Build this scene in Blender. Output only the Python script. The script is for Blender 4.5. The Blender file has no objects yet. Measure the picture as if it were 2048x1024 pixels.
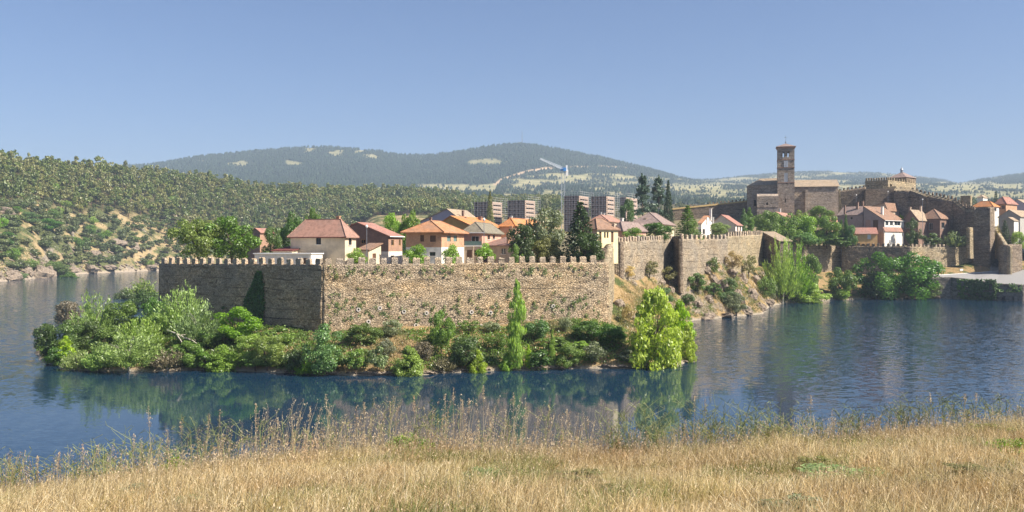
import bpy, math, random
import numpy as np
R = np.random.default_rng(11)
random.seed(5)
# ------------------------------------------------------------------ view constants (real metres; lake surface z = 0)
F, CX, CY, H = 1774.0, 1024.0, 495.0, 22.0
def X(u, D): return (u - CX) / F * D
def Z(v, D): return H - (v - CY) / F * D
def P(u, v, D): return np.array([X(u, D), D, Z(v, D)])
def water_D(v): return H * F / (v - CY)
SUN_ELEV, SUN_AZ = math.radians(44), math.atan2(0.94, -0.35)   # azimuth measured from +Y towards +X
SUN = np.array([math.sin(SUN_AZ) * math.cos(SUN_ELEV), math.cos(SUN_AZ) * math.cos(SUN_ELEV), math.sin(SUN_ELEV)])
scene = bpy.context.scene
COL = scene.collection

# ------------------------------------------------------------------ object helpers
def tag(o, label=None, cat=None, group=None, kind=None):
    if label: o['label'] = label
    if cat: o['category'] = cat
    if group: o['group'] = group
    if kind: o['kind'] = kind
    return o
def thing(name, label, cat, loc=(0, 0, 0), group=None, rz=0.0):
    o = bpy.data.objects.new(name, None)
    COL.objects.link(o)
    o.location = [float(c) for c in loc]; o.rotation_euler = (0, 0, rz); o.empty_display_size = 0.5
    return tag(o, label, cat, group)
def link(name, me, parent=None, mat=None):
    o = bpy.data.objects.new(name, me); COL.objects.link(o)
    if mat is not None and len(me.materials) == 0: me.materials.append(mat)
    if parent is not None: o.parent = parent
    return o
def np_mesh(name, V, Fq, mat=None, smooth=False):
    V = np.ascontiguousarray(V, dtype=np.float32); Fq = np.ascontiguousarray(Fq, dtype=np.int32)
    me = bpy.data.meshes.new(name)
    m, k = Fq.shape
    me.vertices.add(len(V)); me.vertices.foreach_set('co', V.ravel())
    me.loops.add(m * k); me.loops.foreach_set('vertex_index', Fq.ravel())
    me.polygons.add(m); me.polygons.foreach_set('loop_start', np.arange(m, dtype=np.int32) * k)
    if smooth: me.polygons.foreach_set('use_smooth', np.ones(m, dtype=bool))
    me.update(calc_edges=True)
    if mat is not None: me.materials.append(mat)
    return me
class MB:
    """collects faces; build() links them as ONE mesh object (world coordinates, or local to a parent empty)"""
    def __init__(s): s.v = []; s.f = []
    def poly(s, *pts):
        i = len(s.v); s.v += [tuple(float(c) for c in p) for p in pts]; s.f.append(tuple(range(i, i + len(pts)))); return s
    def box(s, c, dx, dy, dz):
        """c = centre; dx, dy, dz = half-extent vectors"""
        c, dx, dy, dz = (np.asarray(a, float) for a in (c, dx, dy, dz))
        i = len(s.v)
        for sx, sy, sz in ((-1,-1,-1),(1,-1,-1),(1,1,-1),(-1,1,-1),(-1,-1,1),(1,-1,1),(1,1,1),(-1,1,1)):
            s.v.append(tuple(c + sx*dx + sy*dy + sz*dz))
        for q in ((0,3,2,1),(4,5,6,7),(0,1,5,4),(1,2,6,5),(2,3,7,6),(3,0,4,7)): s.f.append(tuple(i + k for k in q))
        return s
    def abox(s, x0, x1, y0, y1, z0, z1):
        return s.box(((x0+x1)/2,(y0+y1)/2,(z0+z1)/2), ((x1-x0)/2,0,0), (0,(y1-y0)/2,0), (0,0,(z1-z0)/2))
    def bar(s, a, b, w, w2=None, n=4):
        a, b = np.asarray(a, float), np.asarray(b, float); d = b - a; L = np.linalg.norm(d)
        if L < 1e-6: return s
        d /= L; ref = np.array([0, 0, 1.0]) if abs(d[2]) < .9 else np.array([1.0, 0, 0])
        p = np.cross(d, ref); p /= np.linalg.norm(p); q = np.cross(d, p); w2 = w if w2 is None else w2
        i = len(s.v)
        for e, ww in ((a, w), (b, w2)):
            for k in range(n):
                t = 2*math.pi*(k + .5)/n; s.v.append(tuple(e + ww*(math.cos(t)*p + math.sin(t)*q)))
        for k in range(n): s.f.append((i+k, i+(k+1) % n, i+n+(k+1) % n, i+n+k))
        s.f.append(tuple(i+k for k in range(n))[::-1]); s.f.append(tuple(i+n+k for k in range(n)))
        return s
    def tube(s, pts, rad, n=6):
        for k in range(len(pts)-1): s.bar(pts[k], pts[k+1], rad[k], rad[k+1], n)
        return s
    def cyl(s, c, r, z0, z1, r1=None, n=12):
        return s.bar((c[0], c[1], z0), (c[0], c[1], z1), r, r if r1 is None else r1, n)
    def mesh(s, name, mat=None, off=(0, 0, 0), uv=True):
        me = bpy.data.meshes.new(name)
        V = np.array(s.v, float) - np.asarray(off, float)
        me.from_pydata(V.tolist(), [], s.f); me.update()
        if uv:
            L = me.uv_layers.new(name='UVMap'); vo = np.asarray(s.v, float)
            for p in me.polygons:
                n = np.array(p.normal); h = np.cross((0, 0, 1.0), n); l = np.linalg.norm(h)
                h = h / l if l > 1e-3 else np.array([1.0, 0, 0]); t = np.cross(n, h)
                for li in p.loop_indices:
                    q = vo[me.loops[li].vertex_index]; L.data[li].uv = (float(q @ h), float(q @ t))
        if mat is not None: me.materials.append(mat)
        return me
    def build(s, name, mat, parent=None, smooth=False):
        off = (0, 0, 0)
        if parent is not None:
            q = parent; off = np.zeros(3)
            while q is not None: off = off + np.array(q.location); q = q.parent
        me = s.mesh(name, mat, off)
        if smooth:
            for p in me.polygons: p.use_smooth = True
        return link(name, me, parent)

# ------------------------------------------------------------------ numpy noise
def _hash(ix, iy, seed):
    n = (ix.astype(np.int64) * 374761393 + iy.astype(np.int64) * 668265263 + seed * 982451653) & 0x7fffffff
    n = ((n ^ (n >> 13)) * 1274126177) & 0x7fffffff
    return ((n ^ (n >> 16)) & 0xffff) / 65535.0
def vnoise(x, y, seed=0):
    x = np.asarray(x, float); y = np.asarray(y, float); ix, iy = np.floor(x), np.floor(y); fx, fy = x-ix, y-iy
    fx = fx*fx*(3-2*fx); fy = fy*fy*(3-2*fy)
    a, b = _hash(ix, iy, seed), _hash(ix+1, iy, seed); c, d = _hash(ix, iy+1, seed), _hash(ix+1, iy+1, seed)
    return (a*(1-fx)+b*fx)*(1-fy) + (c*(1-fx)+d*fx)*fy
def fbm(x, y, oct=4, seed=0):
    s = 0; a = .5
    for o in range(oct): s = s + a*(vnoise(x*2**o, y*2**o, seed+o) - .5); a *= .5
    return s
def sstep(a, b, x):
    t = np.clip((np.asarray(x, float) - a)/(b - a), 0, 1); return t*t*(3-2*t)

# ------------------------------------------------------------------ material helpers
class NT:
    def __init__(s, name):
        s.m = bpy.data.materials.new(name); s.m.use_nodes = True; s.t = s.m.node_tree; s.t.nodes.clear()
        s.out = s.t.nodes.new('ShaderNodeOutputMaterial')
    def n(s, typ, **kw):
        nd = s.t.nodes.new('ShaderNode' + typ); ins = kw.pop('ins', {})
        for k, v in kw.items(): setattr(nd, k, v)
        for k, v in ins.items(): s.set(nd.inputs[k], v)
        return nd
    def set(s, sock, v):
        if isinstance(v, bpy.types.NodeSocket): s.t.links.new(v, sock)
        elif isinstance(v, bpy.types.Node): s.t.links.new(v.outputs[0], sock)
        elif isinstance(v, (tuple, list)) and sock.type == 'RGBA' and len(v) == 3: sock.default_value = (*v, 1)
        else: sock.default_value = v
    def pos(s, scale=(1, 1, 1)):
        g = s.n('NewGeometry'); m = s.n('Mapping', ins={'Vector': g.outputs['Position'], 'Scale': scale}); return m.outputs[0]
    def obj(s, scale=(1, 1, 1)):
        g = s.n('TexCoord'); return s.n('Mapping', ins={'Vector': g.outputs['Object'], 'Scale': scale}).outputs[0]
    def uv(s, scale=(1, 1, 1)):
        g = s.n('TexCoord'); return s.n('Mapping', ins={'Vector': g.outputs['UV'], 'Scale': scale}).outputs[0]
    def noise(s, vec, scale, detail=4, rough=.55, out='Fac'):
        return s.n('TexNoise', ins={'Vector': vec, 'Scale': scale, 'Detail': detail, 'Roughness': rough}).outputs[out]
    def ramp(s, fac, stops, interp='LINEAR'):
        r = s.n('ValToRGB', ins={'Fac': fac}); r.color_ramp.interpolation = interp; e = r.color_ramp.elements
        while len(e) < len(stops): e.new(.5)
        for el, (p, c) in zip(e, stops):
            el.position = p; el.color = (*c, 1) if len(c) == 3 else c
        return r.outputs[0]
    def mix(s, fac, a, b, typ='MIX'):
        m = s.n('Mix', data_type='RGBA', blend_type=typ); s.set(m.inputs[0], fac); s.set(m.inputs[6], a); s.set(m.inputs[7], b); return m.outputs[2]
    def math(s, op, a, b=0.0, c=None):
        m = s.n('Math', operation=op); s.set(m.inputs[0], a); s.set(m.inputs[1], b)
        if c is not None: s.set(m.inputs[2], c)
        return m.outputs[0]
    def maprange(s, v, a, b, c=0., d=1.):
        m = s.n('MapRange', ins={'Value': v, 'From Min': a, 'From Max': b, 'To Min': c, 'To Max': d}); return m.outputs[0]
    def bump(s, h, dist, strength=1.0):
        return s.n('Bump', ins={'Height': h, 'Distance': dist, 'Strength': strength}).outputs[0]
    def principled(s, col, rough=.9, normal=None, spec=.2, metal=0.):
        p = s.n('BsdfPrincipled', ins={'Base Color': col, 'Roughness': rough, 'Specular IOR Level': spec, 'Metallic': metal})
        if normal is not None: s.set(p.inputs['Normal'], normal)
        s.t.links.new(p.outputs[0], s.out.inputs['Surface']); return p

def mat_stone(name, c_dark, c_mid, c_light, sx=1.5, sz=2.6, joint=.55, tint=(0.22, 0.215, 0.2), bump=.22, hol=.75):
    t = NT(name); vec = t.pos((sx, sx, sz)); wob = t.noise(t.pos(), .8, 3, out='Color')
    vv = t.n('VectorMath', operation='ADD', ins={0: vec, 1: t.n('VectorMath', operation='SCALE', ins={0: wob, 'Scale': .9})}).outputs[0]
    ed = t.n('TexVoronoi', feature='DISTANCE_TO_EDGE', ins={'Vector': vv, 'Scale': 1.0}).outputs['Distance']
    ce = t.n('TexVoronoi', feature='F1', ins={'Vector': vv, 'Scale': 1.0}).outputs['Color']
    base = t.ramp(t.n('SeparateColor', ins={0: ce}).outputs[0], [(0.0, c_dark), (.45, c_mid), (1.0, c_light)])
    big = t.noise(t.pos((1, 1, 1.6)), .09, 5, .6)
    base = t.mix(t.maprange(big, .42, .62), base, t.mix(.6, base, tint))
    zc = t.n('SeparateXYZ', ins={0: t.n('NewGeometry').outputs['Position']}).outputs[2]
    crs = t.n('TexWave', wave_type='BANDS', bands_direction='Z', ins={'Vector': t.pos(), 'Scale': .16, 'Distortion': 2.2, 'Detail': 3, 'Detail Scale': .6}).outputs['Fac']
    brk = t.noise(t.pos((.25, .25, 1)), .6, 3, .6)
    base = t.mix(t.math('MULTIPLY', t.maprange(crs, .05, .0, 0, .8), t.maprange(brk, .45, .6)), base, (.1, .08, .06))
    blk = t.noise(t.pos((.5, .5, .8)), .28, 3, .55)
    base = t.mix(1., base, t.ramp(blk, [(.3, (.78, .76, .74)), (.5, (1, 1, 1)), (.7, (1.14, 1.08, .98))]), 'MULTIPLY')
    mid = t.noise(t.pos((.8, .8, 1.6)), .55, 4, .65)
    base = t.mix(1., base, t.ramp(mid, [(.25, (.62, .62, .62)), (.5, (1, 1, 1)), (.8, (1.25, 1.2, 1.12))]), 'MULTIPLY')
    hole = t.noise(t.pos((1, 1, 1.5)), 1.5, 2, .5)
    base = t.mix(t.maprange(hole, .64, .70, 0, hol), base, (.05, .045, .035))
    base = t.mix(t.maprange(ed, .0, .11, joint, 0), base, (.075, .06, .045))
    grit = t.noise(t.pos(), 3.5, 4, .7)
    h = t.math('ADD', t.maprange(ed, 0, .16), t.math('MULTIPLY', grit, .9))
    h = t.math('SUBTRACT', h, t.maprange(hole, .6, .7, 0, 1.5))
    t.principled(base, .95, t.bump(h, bump), .1); return t.m
def mat_plaster(name, col, stain=.12, rough=.9):
    t = NT(name); n1 = t.noise(t.pos(), .6, 5, .65); n2 = t.noise(t.pos((1.5, 1.5, .35)), .9, 3, .6)
    d = tuple(c*(1-stain*2.2) for c in col); l = tuple(min(1, c*(1+stain*.5)) for c in col)
    c = t.mix(t.maprange(n2, .5, .75, 0, .55), t.ramp(n1, [(.25, d), (.55, col), (.85, l)]), d)
    t.principled(c, rough, t.bump(t.noise(t.pos(), 6, 3), .03), .15); return t.m
def mat_brick(name, a, b, mortar):
    t = NT(name); br = t.n('TexBrick', ins={'Vector': t.uv((1, 1, 1)), 'Color1': a, 'Color2': b, 'Mortar': mortar, 'Scale': 1.0, 'Mortar Size': .018,
        'Brick Width': .34, 'Row Height': .13})
    n1 = t.noise(t.pos(), .5, 4, .6)
    c = t.mix(1., br.outputs[0], t.ramp(n1, [(.25, (.72, .72, .74)), (.6, (1, 1, 1)), (.9, (1.18, 1.12, 1.06))]), 'MULTIPLY')
    t.principled(c, .92, t.bump(br.outputs['Fac'], .02, -1), .12); return t.m
def mat_tile(name, col):
    t = NT(name); w = t.n('TexWave', wave_type='BANDS', bands_direction='X', ins={'Vector': t.uv(), 'Scale': 1.15, 'Distortion': .3, 'Detail': 1}).outputs['Fac']
    w2 = t.n('TexWave', wave_type='BANDS', bands_direction='Y', wave_profile='SAW', ins={'Vector': t.uv(), 'Scale': .85, 'Distortion': .2}).outputs['Fac']
    n1 = t.noise(t.pos(), 1.1, 5, .7); n2 = t.noise(t.pos(), .22, 3, .6)
    d = tuple(c*.58 for c in col); l = tuple(min(1, c*1.3) for c in col)
    c = t.ramp(n1, [(.28, d), (.5, col), (.78, l)])
    g = sum(col)/3
    c = t.mix(t.maprange(n2, .45, .75, 0, .5), c, (g*.8, g*.74, g*.66))
    c = t.mix(t.maprange(w, 0, .35, .35, 0), c, d)
    hh = t.math('ADD', w, t.math('MULTIPLY', w2, .4))
    t.principled(c, .88, t.bump(hh, .08), .15); return t.m
def mat_plain(name, col, rough=.6, metal=0., spec=.3, var=.15):
    t = NT(name); n1 = t.noise(t.pos(), 1.7, 4, .6); c = t.ramp(n1, [(.3, tuple(x*(1-var) for x in col)), (.7, tuple(x*(1+var) for x in col))])
    t.principled(c, rough, None, spec, metal); return t.m
def mat_leaf(name, col, var=.45, trans=.35, warm=.0, drift=0):
    t = NT(name); r = t.n('NewGeometry').outputs['Random Per Island']; oi = t.n('ObjectInfo').outputs['Random']
    d = tuple(c*(1-var) for c in col); l = (col[0]*(1+var*1.1)+.01*warm, col[1]*(1+var), col[2]*(1+var*.8))
    c = t.ramp(r, [(0, d), (.5, col), (1, l)])
    hs = t.n('HueSaturation', ins={'Color': c, 'Hue': t.maprange(oi, 0, 1, .485, .515), 'Saturation': t.maprange(oi, 0, 1, .88, 1.1), 'Value': t.maprange(t.math('FRACT', t.math('MULTIPLY', oi, 7.31)), 0, 1, .8, 1.2)})
    if drift: c_ = t.mix(t.maprange(t.noise(t.pos(), drift, 3, .6), .35, .65), t.mix(1., hs.outputs[0], (.8, .88, .82), 'MULTIPLY'), t.mix(1., hs.outputs[0], (1.25, 1.2, .95), 'MULTIPLY'))
    else: c_ = hs.outputs[0]
    a = t.n('BsdfDiffuse', ins={'Color': c_}); b = t.n('BsdfTranslucent', ins={'Color': t.mix(1., c_, (1.15, 1.2, .6), 'MULTIPLY')})
    g = t.n('BsdfGlossy', ins={'Color': (1, 1, 1), 'Roughness': .45})
    m = t.n('MixShader', ins={0: trans, 1: a.outputs[0], 2: b.outputs[0]}); m2 = t.n('MixShader', ins={0: .035, 1: m.outputs[0], 2: g.outputs[0]})
    t.t.links.new(m2.outputs[0], t.out.inputs['Surface']); return t.m
# ------------------------------------------------------------------ peninsula shape
SH_PX = [(70,706),(100,729),(140,739),(220,742),(300,743),(380,740),(450,741),(530,744),(600,748),(680,750),(760,751),(850,749),(930,744),(1000,741),(1060,742),(1120,739),(1200,737),(1290,737),(1340,732),(1386,722)]
SH = [(X(u, water_D(v)), water_D(v)) for u, v in SH_PX]
SH += [(37, 186), (39, 202), (43, 225), (50, 252)]
SH += [(X(u, water_D(v)), water_D(v)) for u, v in [(1385,641),(1425,638),(1475,633),(1522,628),(1542,612),(1570,606),(1610,605),(1660,600),(1720,598),(1790,598),(1855,597.3),(1880,597.2),(1930,597.8),(1992,599.4),(2060,601.5),(2250,605)]]
SHORE = SH + [(420, 345), (600, 700), (-60, 700), (-70, 500), (-76, 420), (-82, 330), (-88, 280), (-93, 240), (-98, 212), (-100, 196)]
SHORE = np.array(SHORE)
def poly_dist(px, py, poly):
    """signed distance (positive inside)"""
    px = np.asarray(px, float); py = np.asarray(py, float); d = np.full(px.shape, 1e9); ins = np.zeros(px.shape, bool)
    n = len(poly)
    for i in range(n):
        x0, y0 = poly[i]; x1, y1 = poly[(i+1) % n]; ex, ey = x1-x0, y1-y0
        t = np.clip(((px-x0)*ex + (py-y0)*ey)/(ex*ex+ey*ey+1e-9), 0, 1)
        d = np.minimum(d, np.hypot(px-x0-t*ex, py-y0-t*ey))
        c = ((y0 > py) != (y1 > py)) & (px < (x1-x0)*(py-y0)/((y1-y0) if abs(y1-y0) > 1e-9 else 1e-9) + x0); ins ^= c
    return np.where(ins, d, -d)
class TPS:
    def __init__(s, pts, sm=.02):
        pts = np.array(pts, float); s.c = pts[:, :2]/50; n = len(pts); K = s._k(s.c) + np.eye(n)*sm
        A = np.zeros((n+3, n+3)); A[:n, :n] = K; A[:n, n] = 1; A[:n, n+1:] = s.c; A[n, :n] = 1; A[n+1:, :n] = s.c.T
        s.w = np.linalg.solve(A, np.concatenate([pts[:, 2], [0, 0, 0]]))
    def _k(s, q):
        r2 = ((q[:, None, :] - s.c[None])**2).sum(-1); return .5*r2*np.log(r2 + 1e-9)
    def __call__(s, x, y):
        x = np.asarray(x, float); sh = x.shape; q = np.stack([x.ravel(), np.asarray(y, float).ravel()], 1)/50; o = np.empty(len(q))
        for i in range(0, len(q), 40000):
            b = q[i:i+40000]; o[i:i+40000] = s._k(b) @ s.w[:-3] + s.w[-3] + b @ s.w[-2:]
        return o.reshape(sh)
def pv(u, v, D): p = P(u, v, D); return tuple(p)
A_L, A_C, A_R = (X(318, 200), 200.0), (X(645, 171), 171.0), (X(1217, 182), 182.0)      # big bastion corners in plan
W2a, W2b = (X(1236, 230), 230.0), (X(1345, 285), 285.0)
W3a, W3b, W3c = (X(1361, 272), 272.0), (X(1455, 315), 315.0), (X(1526, 374), 374.0)
TH = (X(1560, 361), 361.0)
RA0, RA1 = (X(1596, 398), 398.0), (X(1682, 409), 409.0)
RB0, RB1 = (X(1683, 405), 405.0), (X(1822, 395), 395.0)
RC0, RC1 = (X(1822, 396), 396.0), (X(1946, 407), 407.0)
outer_pts = [(x, y, .35) for x, y in SH] + [
  (-84, 196, 4), (-70, 186, 4.6), (-60, 183, 6.4), (-50, 176, 5.6), (-40, 168, 4.6), (-75, 175, 3.6), (-60, 168, 3.5), (-86, 184, 3.2), (-95, 230, 1.5), (-90, 300, 1.5),
  (-79, 203, 5.5), pv(645, 667, 170), pv(800, 656, 173), pv(1000, 650, 177), pv(1215, 643, 181), pv(760, 690, 165), pv(900, 690, 165), pv(1080, 690, 166), pv(1180, 690, 166),
  (-42, 162, 3.6), pv(1250, 650, 197), pv(1230, 560, 226), pv(1240, 547, 231), pv(1345, 533, 284), pv(1361, 520, 271), pv(1450, 516, 311), pv(1490, 525, 335), pv(1524, 534, 371), pv(1558, 556, 358),
  pv(1300, 610, 234), pv(1290, 575, 246), pv(1340, 560, 262), pv(1400, 555, 281), pv(1440, 545, 300), pv(1480, 560, 312), pv(1480, 600, 296), pv(1515, 590, 312), pv(1520, 565, 328), pv(1410, 600, 277), pv(1360, 615, 258),
  pv(1460, 600, 287), pv(1330, 640, 215), pv(1300, 690, 188), pv(1260, 680, 186),
  pv(1600, 548, 396), pv(1660, 545, 404), pv(1750, 548, 402), pv(1822, 545, 394), pv(1880, 538, 400), pv(1945, 528, 404), pv(1840, 553, 388), pv(1890, 551, 389), pv(1930, 546, 394), pv(1960, 543, 397), pv(2000, 541, 396), pv(2060, 541, 394),
  (150, 425, 16), (200, 440, 17), (260, 430, 15), (60, 400, 15), (0, 300, 12), (-40, 240, 9), (-50, 330, 8), (-40, 450, 8), (100, 520, 18), (250, 560, 20), (400, 600, 24), (0, 560, 12)]
OUT = TPS(outer_pts)
def z_out(x, y):
    d = poly_dist(x, y, SHORE)
    z = np.clip(OUT(x, y), .3, 40)
    z = z + fbm(np.asarray(x)/7, np.asarray(y)/7, 4, 3)*1.5*sstep(0, 8, d) + fbm(np.asarray(x)/1.7, np.asarray(y)/1.7, 3, 9)*.5*sstep(0, 3, d)
    s = np.asarray(x); rocky = sstep(30, 45, s)*(1-sstep(110, 125, s))*sstep(225, 250, np.asarray(y))
    z = z + rocky*np.abs(fbm(np.asarray(x)/6, np.asarray(y)/9, 4, 21))*2.4*sstep(0, 9, d)
    e = d + fbm(np.asarray(x)/6, np.asarray(y)/6, 3, 5)*2.6
    return np.where(e > 0, np.minimum(z, .25 + e*1.15), np.maximum(-4, e*.8))
TOWN = np.array([A_L, A_C, A_R, (X(1228,226)-.3, 226), W2a, W2b, W3a, W3b, W3c, TH, (114, 378), (120, 394), RA0, RA1, RB0, RB1, RC0, RC1, (215, 412), (232, 440), (330, 470), (420, 560), (60, 600), (-40, 480), (-70, 300)])
TPL = TPS([(-79, 201, 17.2), (-36, 174, 17.2), (19, 185, 17.2), (-10, 200, 17.2), (-40, 200, 17.2), (-60, 240, 16.8), (26, 226, 20.5), (10, 240, 18), (28, 235, 22.4), (52, 288, 23.4), (52, 278, 23.4), (72, 300, 24.4), (104, 380, 26), (78, 322, 25), (110, 385, 24),
  (130, 402, 22.0), (150, 412, 22.0), (180, 402, 22.0), (205, 412, 21.5), (0, 300, 21), (-50, 320, 18), (40, 400, 27), (70, 420, 31), (140, 445, 36), (120, 440, 35.5), (190, 480, 39), (225, 440, 28), (170, 440, 31), (300, 470, 27), (400, 550, 30), (60, 590, 30), (-30, 470, 20), (0, 380, 23), (155, 425, 27), (180, 425, 25)])
def z_town(x, y): return TPL(x, y)
IN_TOWN = lambda x, y: poly_dist(x, y, TOWN)
def ground_z(x, y):
    x = np.atleast_1d(np.asarray(x, float)); y = np.atleast_1d(np.asarray(y, float))
    return np.where(IN_TOWN(x, y) > 0, z_town(x, y), z_out(x, y))
def hit(u, v, d0=140., d1=420., fn=None):
    D = np.arange(d0, d1, .25); zz = (fn or z_out)(X(u, D), D); ray = Z(v, D); k = np.argmax(zz >= ray)
    if zz[k] < ray[k]: k = len(D)-1
    return np.array([X(u, D[k]), D[k], zz[k]])

# ------------------------------------------------------------------ ground materials
def mat_slope():
    t = NT('dry_slope'); pz = t.n('NewGeometry'); nz = t.n('SeparateXYZ', ins={0: pz.outputs['True Normal']}).outputs[2]
    n1 = t.noise(t.pos(), .14, 5, .6); n2 = t.noise(t.pos(), 1.3, 5, .7); n3 = t.noise(t.pos(), .06, 3)
    straw = t.ramp(n2, [(.25, (.17, .115, .055)), (.5, (.34, .235, .115)), (.75, (.46, .33, .17))])
    green = t.ramp(n2, [(.25, (.035, .05, .016)), (.6, (.1, .12, .04)), (.8, (.18, .18, .07))])
    c = t.mix(t.maprange(n1, .46, .56), straw, green)
    rv = t.n('TexVoronoi', feature='DISTANCE_TO_EDGE', ins={'Vector': t.pos((.55, .55, .9)), 'Scale': 1.0}).outputs['Distance']
    rock = t.ramp(n2, [(.25, (.14, .11, .08)), (.5, (.3, .24, .18)), (.8, (.46, .38, .28))])
    rock = t.mix(t.maprange(rv, 0, .09, .45, 0), rock, (.05, .045, .04))
    steep = t.math('ADD', t.maprange(nz, .8, .5, 0, 1), t.math('MULTIPLY', t.math('SUBTRACT', n1, .55), 2.2))
    c = t.mix(t.maprange(steep, .42, .58), c, rock)
    zz = t.n('SeparateXYZ', ins={0: pz.outputs['Position']}).outputs[2]
    c = t.mix(t.maprange(t.math('ADD', zz, t.math('MULTIPLY', n2, .8)), .6, 1.15, 1, 0), c, t.mix(.5, rock, (.42, .36, .27)))
    t.principled(c, .97, t.bump(t.math('ADD', n2, t.math('MULTIPLY', t.noise(t.pos(), 5, 3, .7), .4)), .5), .08); return t.m
M_slope = mat_slope()
M_town = mat_plain('town_ground', (.2, .17, .1), .95, 0, .1, .25)
def grid_mesh(name, xs, ys, fz, mat, keep=None, smooth=True):
    gx, gy = np.meshgrid(xs, ys); gz = fz(gx, gy); V = np.stack([gx.ravel(), gy.ravel(), gz.ravel()], 1)
    ny, nx = gx.shape; i = np.arange(ny*nx).reshape(ny, nx)
    Q = np.stack([i[:-1, :-1].ravel(), i[:-1, 1:].ravel(), i[1:, 1:].ravel(), i[1:, :-1].ravel()], 1)
    if keep is not None:
        kk = keep(gx, gy).ravel(); Q = Q[kk[Q].all(1)]
    used = np.unique(Q); mp = np.full(len(V), -1); mp[used] = np.arange(len(used))
    return np_mesh(name, V[used], mp[Q], mat, smooth)
xs = np.arange(-112, 262, .8); ys = np.arange(148, 425, .8)
tag(link('peninsula_ground', grid_mesh('peninsula_ground', xs, ys, z_out, M_slope, lambda a, b: (poly_dist(a, b, SHORE) > -6) & (IN_TOWN(a, b) < 4))), kind='structure')
xs = np.arange(-85, 430, 2.); ys = np.arange(168, 600, 2.)
tag(link('town_ground', grid_mesh('town_ground', xs, ys, z_town, M_town, lambda a, b: IN_TOWN(a, b) > .5)), kind='structure')

# ------------------------------------------------------------------ hills (one polar sheet: left hillside, valley, mountain)
def keyi(tab): a = np.array(tab, float); return lambda u: np.interp(u, a[:, 0], a[:, 1])
Ds_ = keyi([(-700, 520), (-400, 520), (-150, 545), (0, 572), (60, 620), (150, 730), (320, 850), (500, 905), (800, 950), (1100, 1000)])
Dr_ = keyi([(-700, 800), (-100, 840), (0, 860), (320, 1060), (700, 1220), (950, 1320), (1100, 1380)])
vr_ = keyi([(-700, 326), (0, 333), (100, 341), (200, 343), (300, 355), (400, 367), (470, 377), (520, 385), (600, 387), (700, 390), (830, 392), (900, 399), (960, 408), (1020, 418), (1120, 428), (1400, 440)])
vm_ = keyi([(-400, 335), (200, 336), (300, 330), (400, 314), (500, 304), (600, 296), (640, 294), (680, 296), (760, 304), (800, 311), (850, 312), (900, 307), (950, 298), (1000, 291), (1040, 288), (1080, 292), (1150, 305), (1200, 315), (1280, 334), (1350, 352), (1400, 361), (1440, 365), (1520, 368), (2500, 372)])
vn_ = keyi([(1200, 380), (1330, 368), (1380, 361), (1430, 359), (1470, 354), (1520, 350), (1600, 345), (1650, 344), (1700, 347), (1760, 346), (1800, 350), (1850, 354), (1890, 361), (1920, 367), (1960, 372), (2500, 385)])
vo_ = keyi([(1750, 385), (1860, 373), (1900, 368), (1930, 364), (1960, 359), (2000, 353), (2048, 346), (2200, 332), (2500, 330)])
def z_hills(u, D):
    u = np.asarray(u, float); D = np.asarray(D, float)
    base_v = np.interp(D, [300, 430, 560, 700, 1000, 1300, 1800, 2300, 2700, 3000, 4000, 9000], [520, 484, 470, 450, 428, 412, 399, 386, 376, 372, 371, 372])
    zb = Z(base_v, D)
    lake = (1 - sstep(620, 760, u)) * (1 - sstep(1050, 1500, D)) + (1-sstep(380, 470, D))
    zb = zb*(1-np.clip(lake, 0, 1)) + (-4)*np.clip(lake, 0, 1)
    def ridge(vf, D0, D1, p=1.25):
        t = np.clip((D - D0)/(D1 - D0), 0, 1); zr = Z(vf(u), D1); z0 = Z(np.interp(D0, [2000, 2700, 3000], [395, 378, 373]), D0)
        up = z0 + (zr - z0)*(t**p); dn = np.clip((D - D1)/2600, 0, 1); return np.where(D < D0, -50, up - dn*dn*(zr*.8))
    bowl = 1 + .0*u
    z = zb
    z = np.maximum(z, ridge(vm_, 2750, 4000))
    z = np.maximum(z, ridge(vn_, 2900, 4900, 1.1)); z = np.maximum(z, ridge(vo_, 2600, 4400, 1.1))
    # left hillside with its own shore
    D0, D1 = Ds_(u), Dr_(u); t = (D - D0)/(D1 - D0); zr = Z(vr_(u), D1)
    zl = np.where(t < 0, t*60, zr*np.clip(t, 0, 1)**.88); zl = np.where(t > 1, zr - (t-1)*zr*.45, zl); zl = np.maximum(zl, -5)
    z = np.maximum(z, zl)
    x = X(u, D); amp = np.clip(D/260, 1.2, 9)
    far = sstep(1500, 2600, D)
    n = fbm(x/60, D/60, 4, 31)*amp*.9*(1-far) + far*(fbm(x/420, D/420, 4, 41)*26)
    nl = fbm(x/13, D/13, 3, 77)*4.5*(1-sstep(1000, 1300, D))
    sil = 1 - .8*np.exp(-((D-4000)/500.)**2)
    return z + (n*sil + nl)*np.clip((z + 3)/9, 0, 1)
uu = np.concatenate([np.arange(-650, -100, 12.), np.arange(-100, 1100, 3.5), np.arange(1100, 2150, 5.), np.arange(2150, 2700, 14.)])
DD = np.concatenate([np.arange(505, 1400, 5.), np.arange(1400, 2600, 20.), np.arange(2600, 5200, 26.), np.arange(5200, 8000, 140.)])
gu, gD = np.meshgrid(uu, DD); gz = z_hills(gu, gD); gx = X(gu, gD)
V = np.stack([gx.ravel(), gD.ravel(), gz.ravel()], 1); ny, nx = gu.shape; ii = np.arange(ny*nx).reshape(ny, nx)
Q = np.stack([ii[:-1, :-1].ravel(), ii[:-1, 1:].ravel(), ii[1:, 1:].ravel(), ii[1:, :-1].ravel()], 1)
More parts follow.
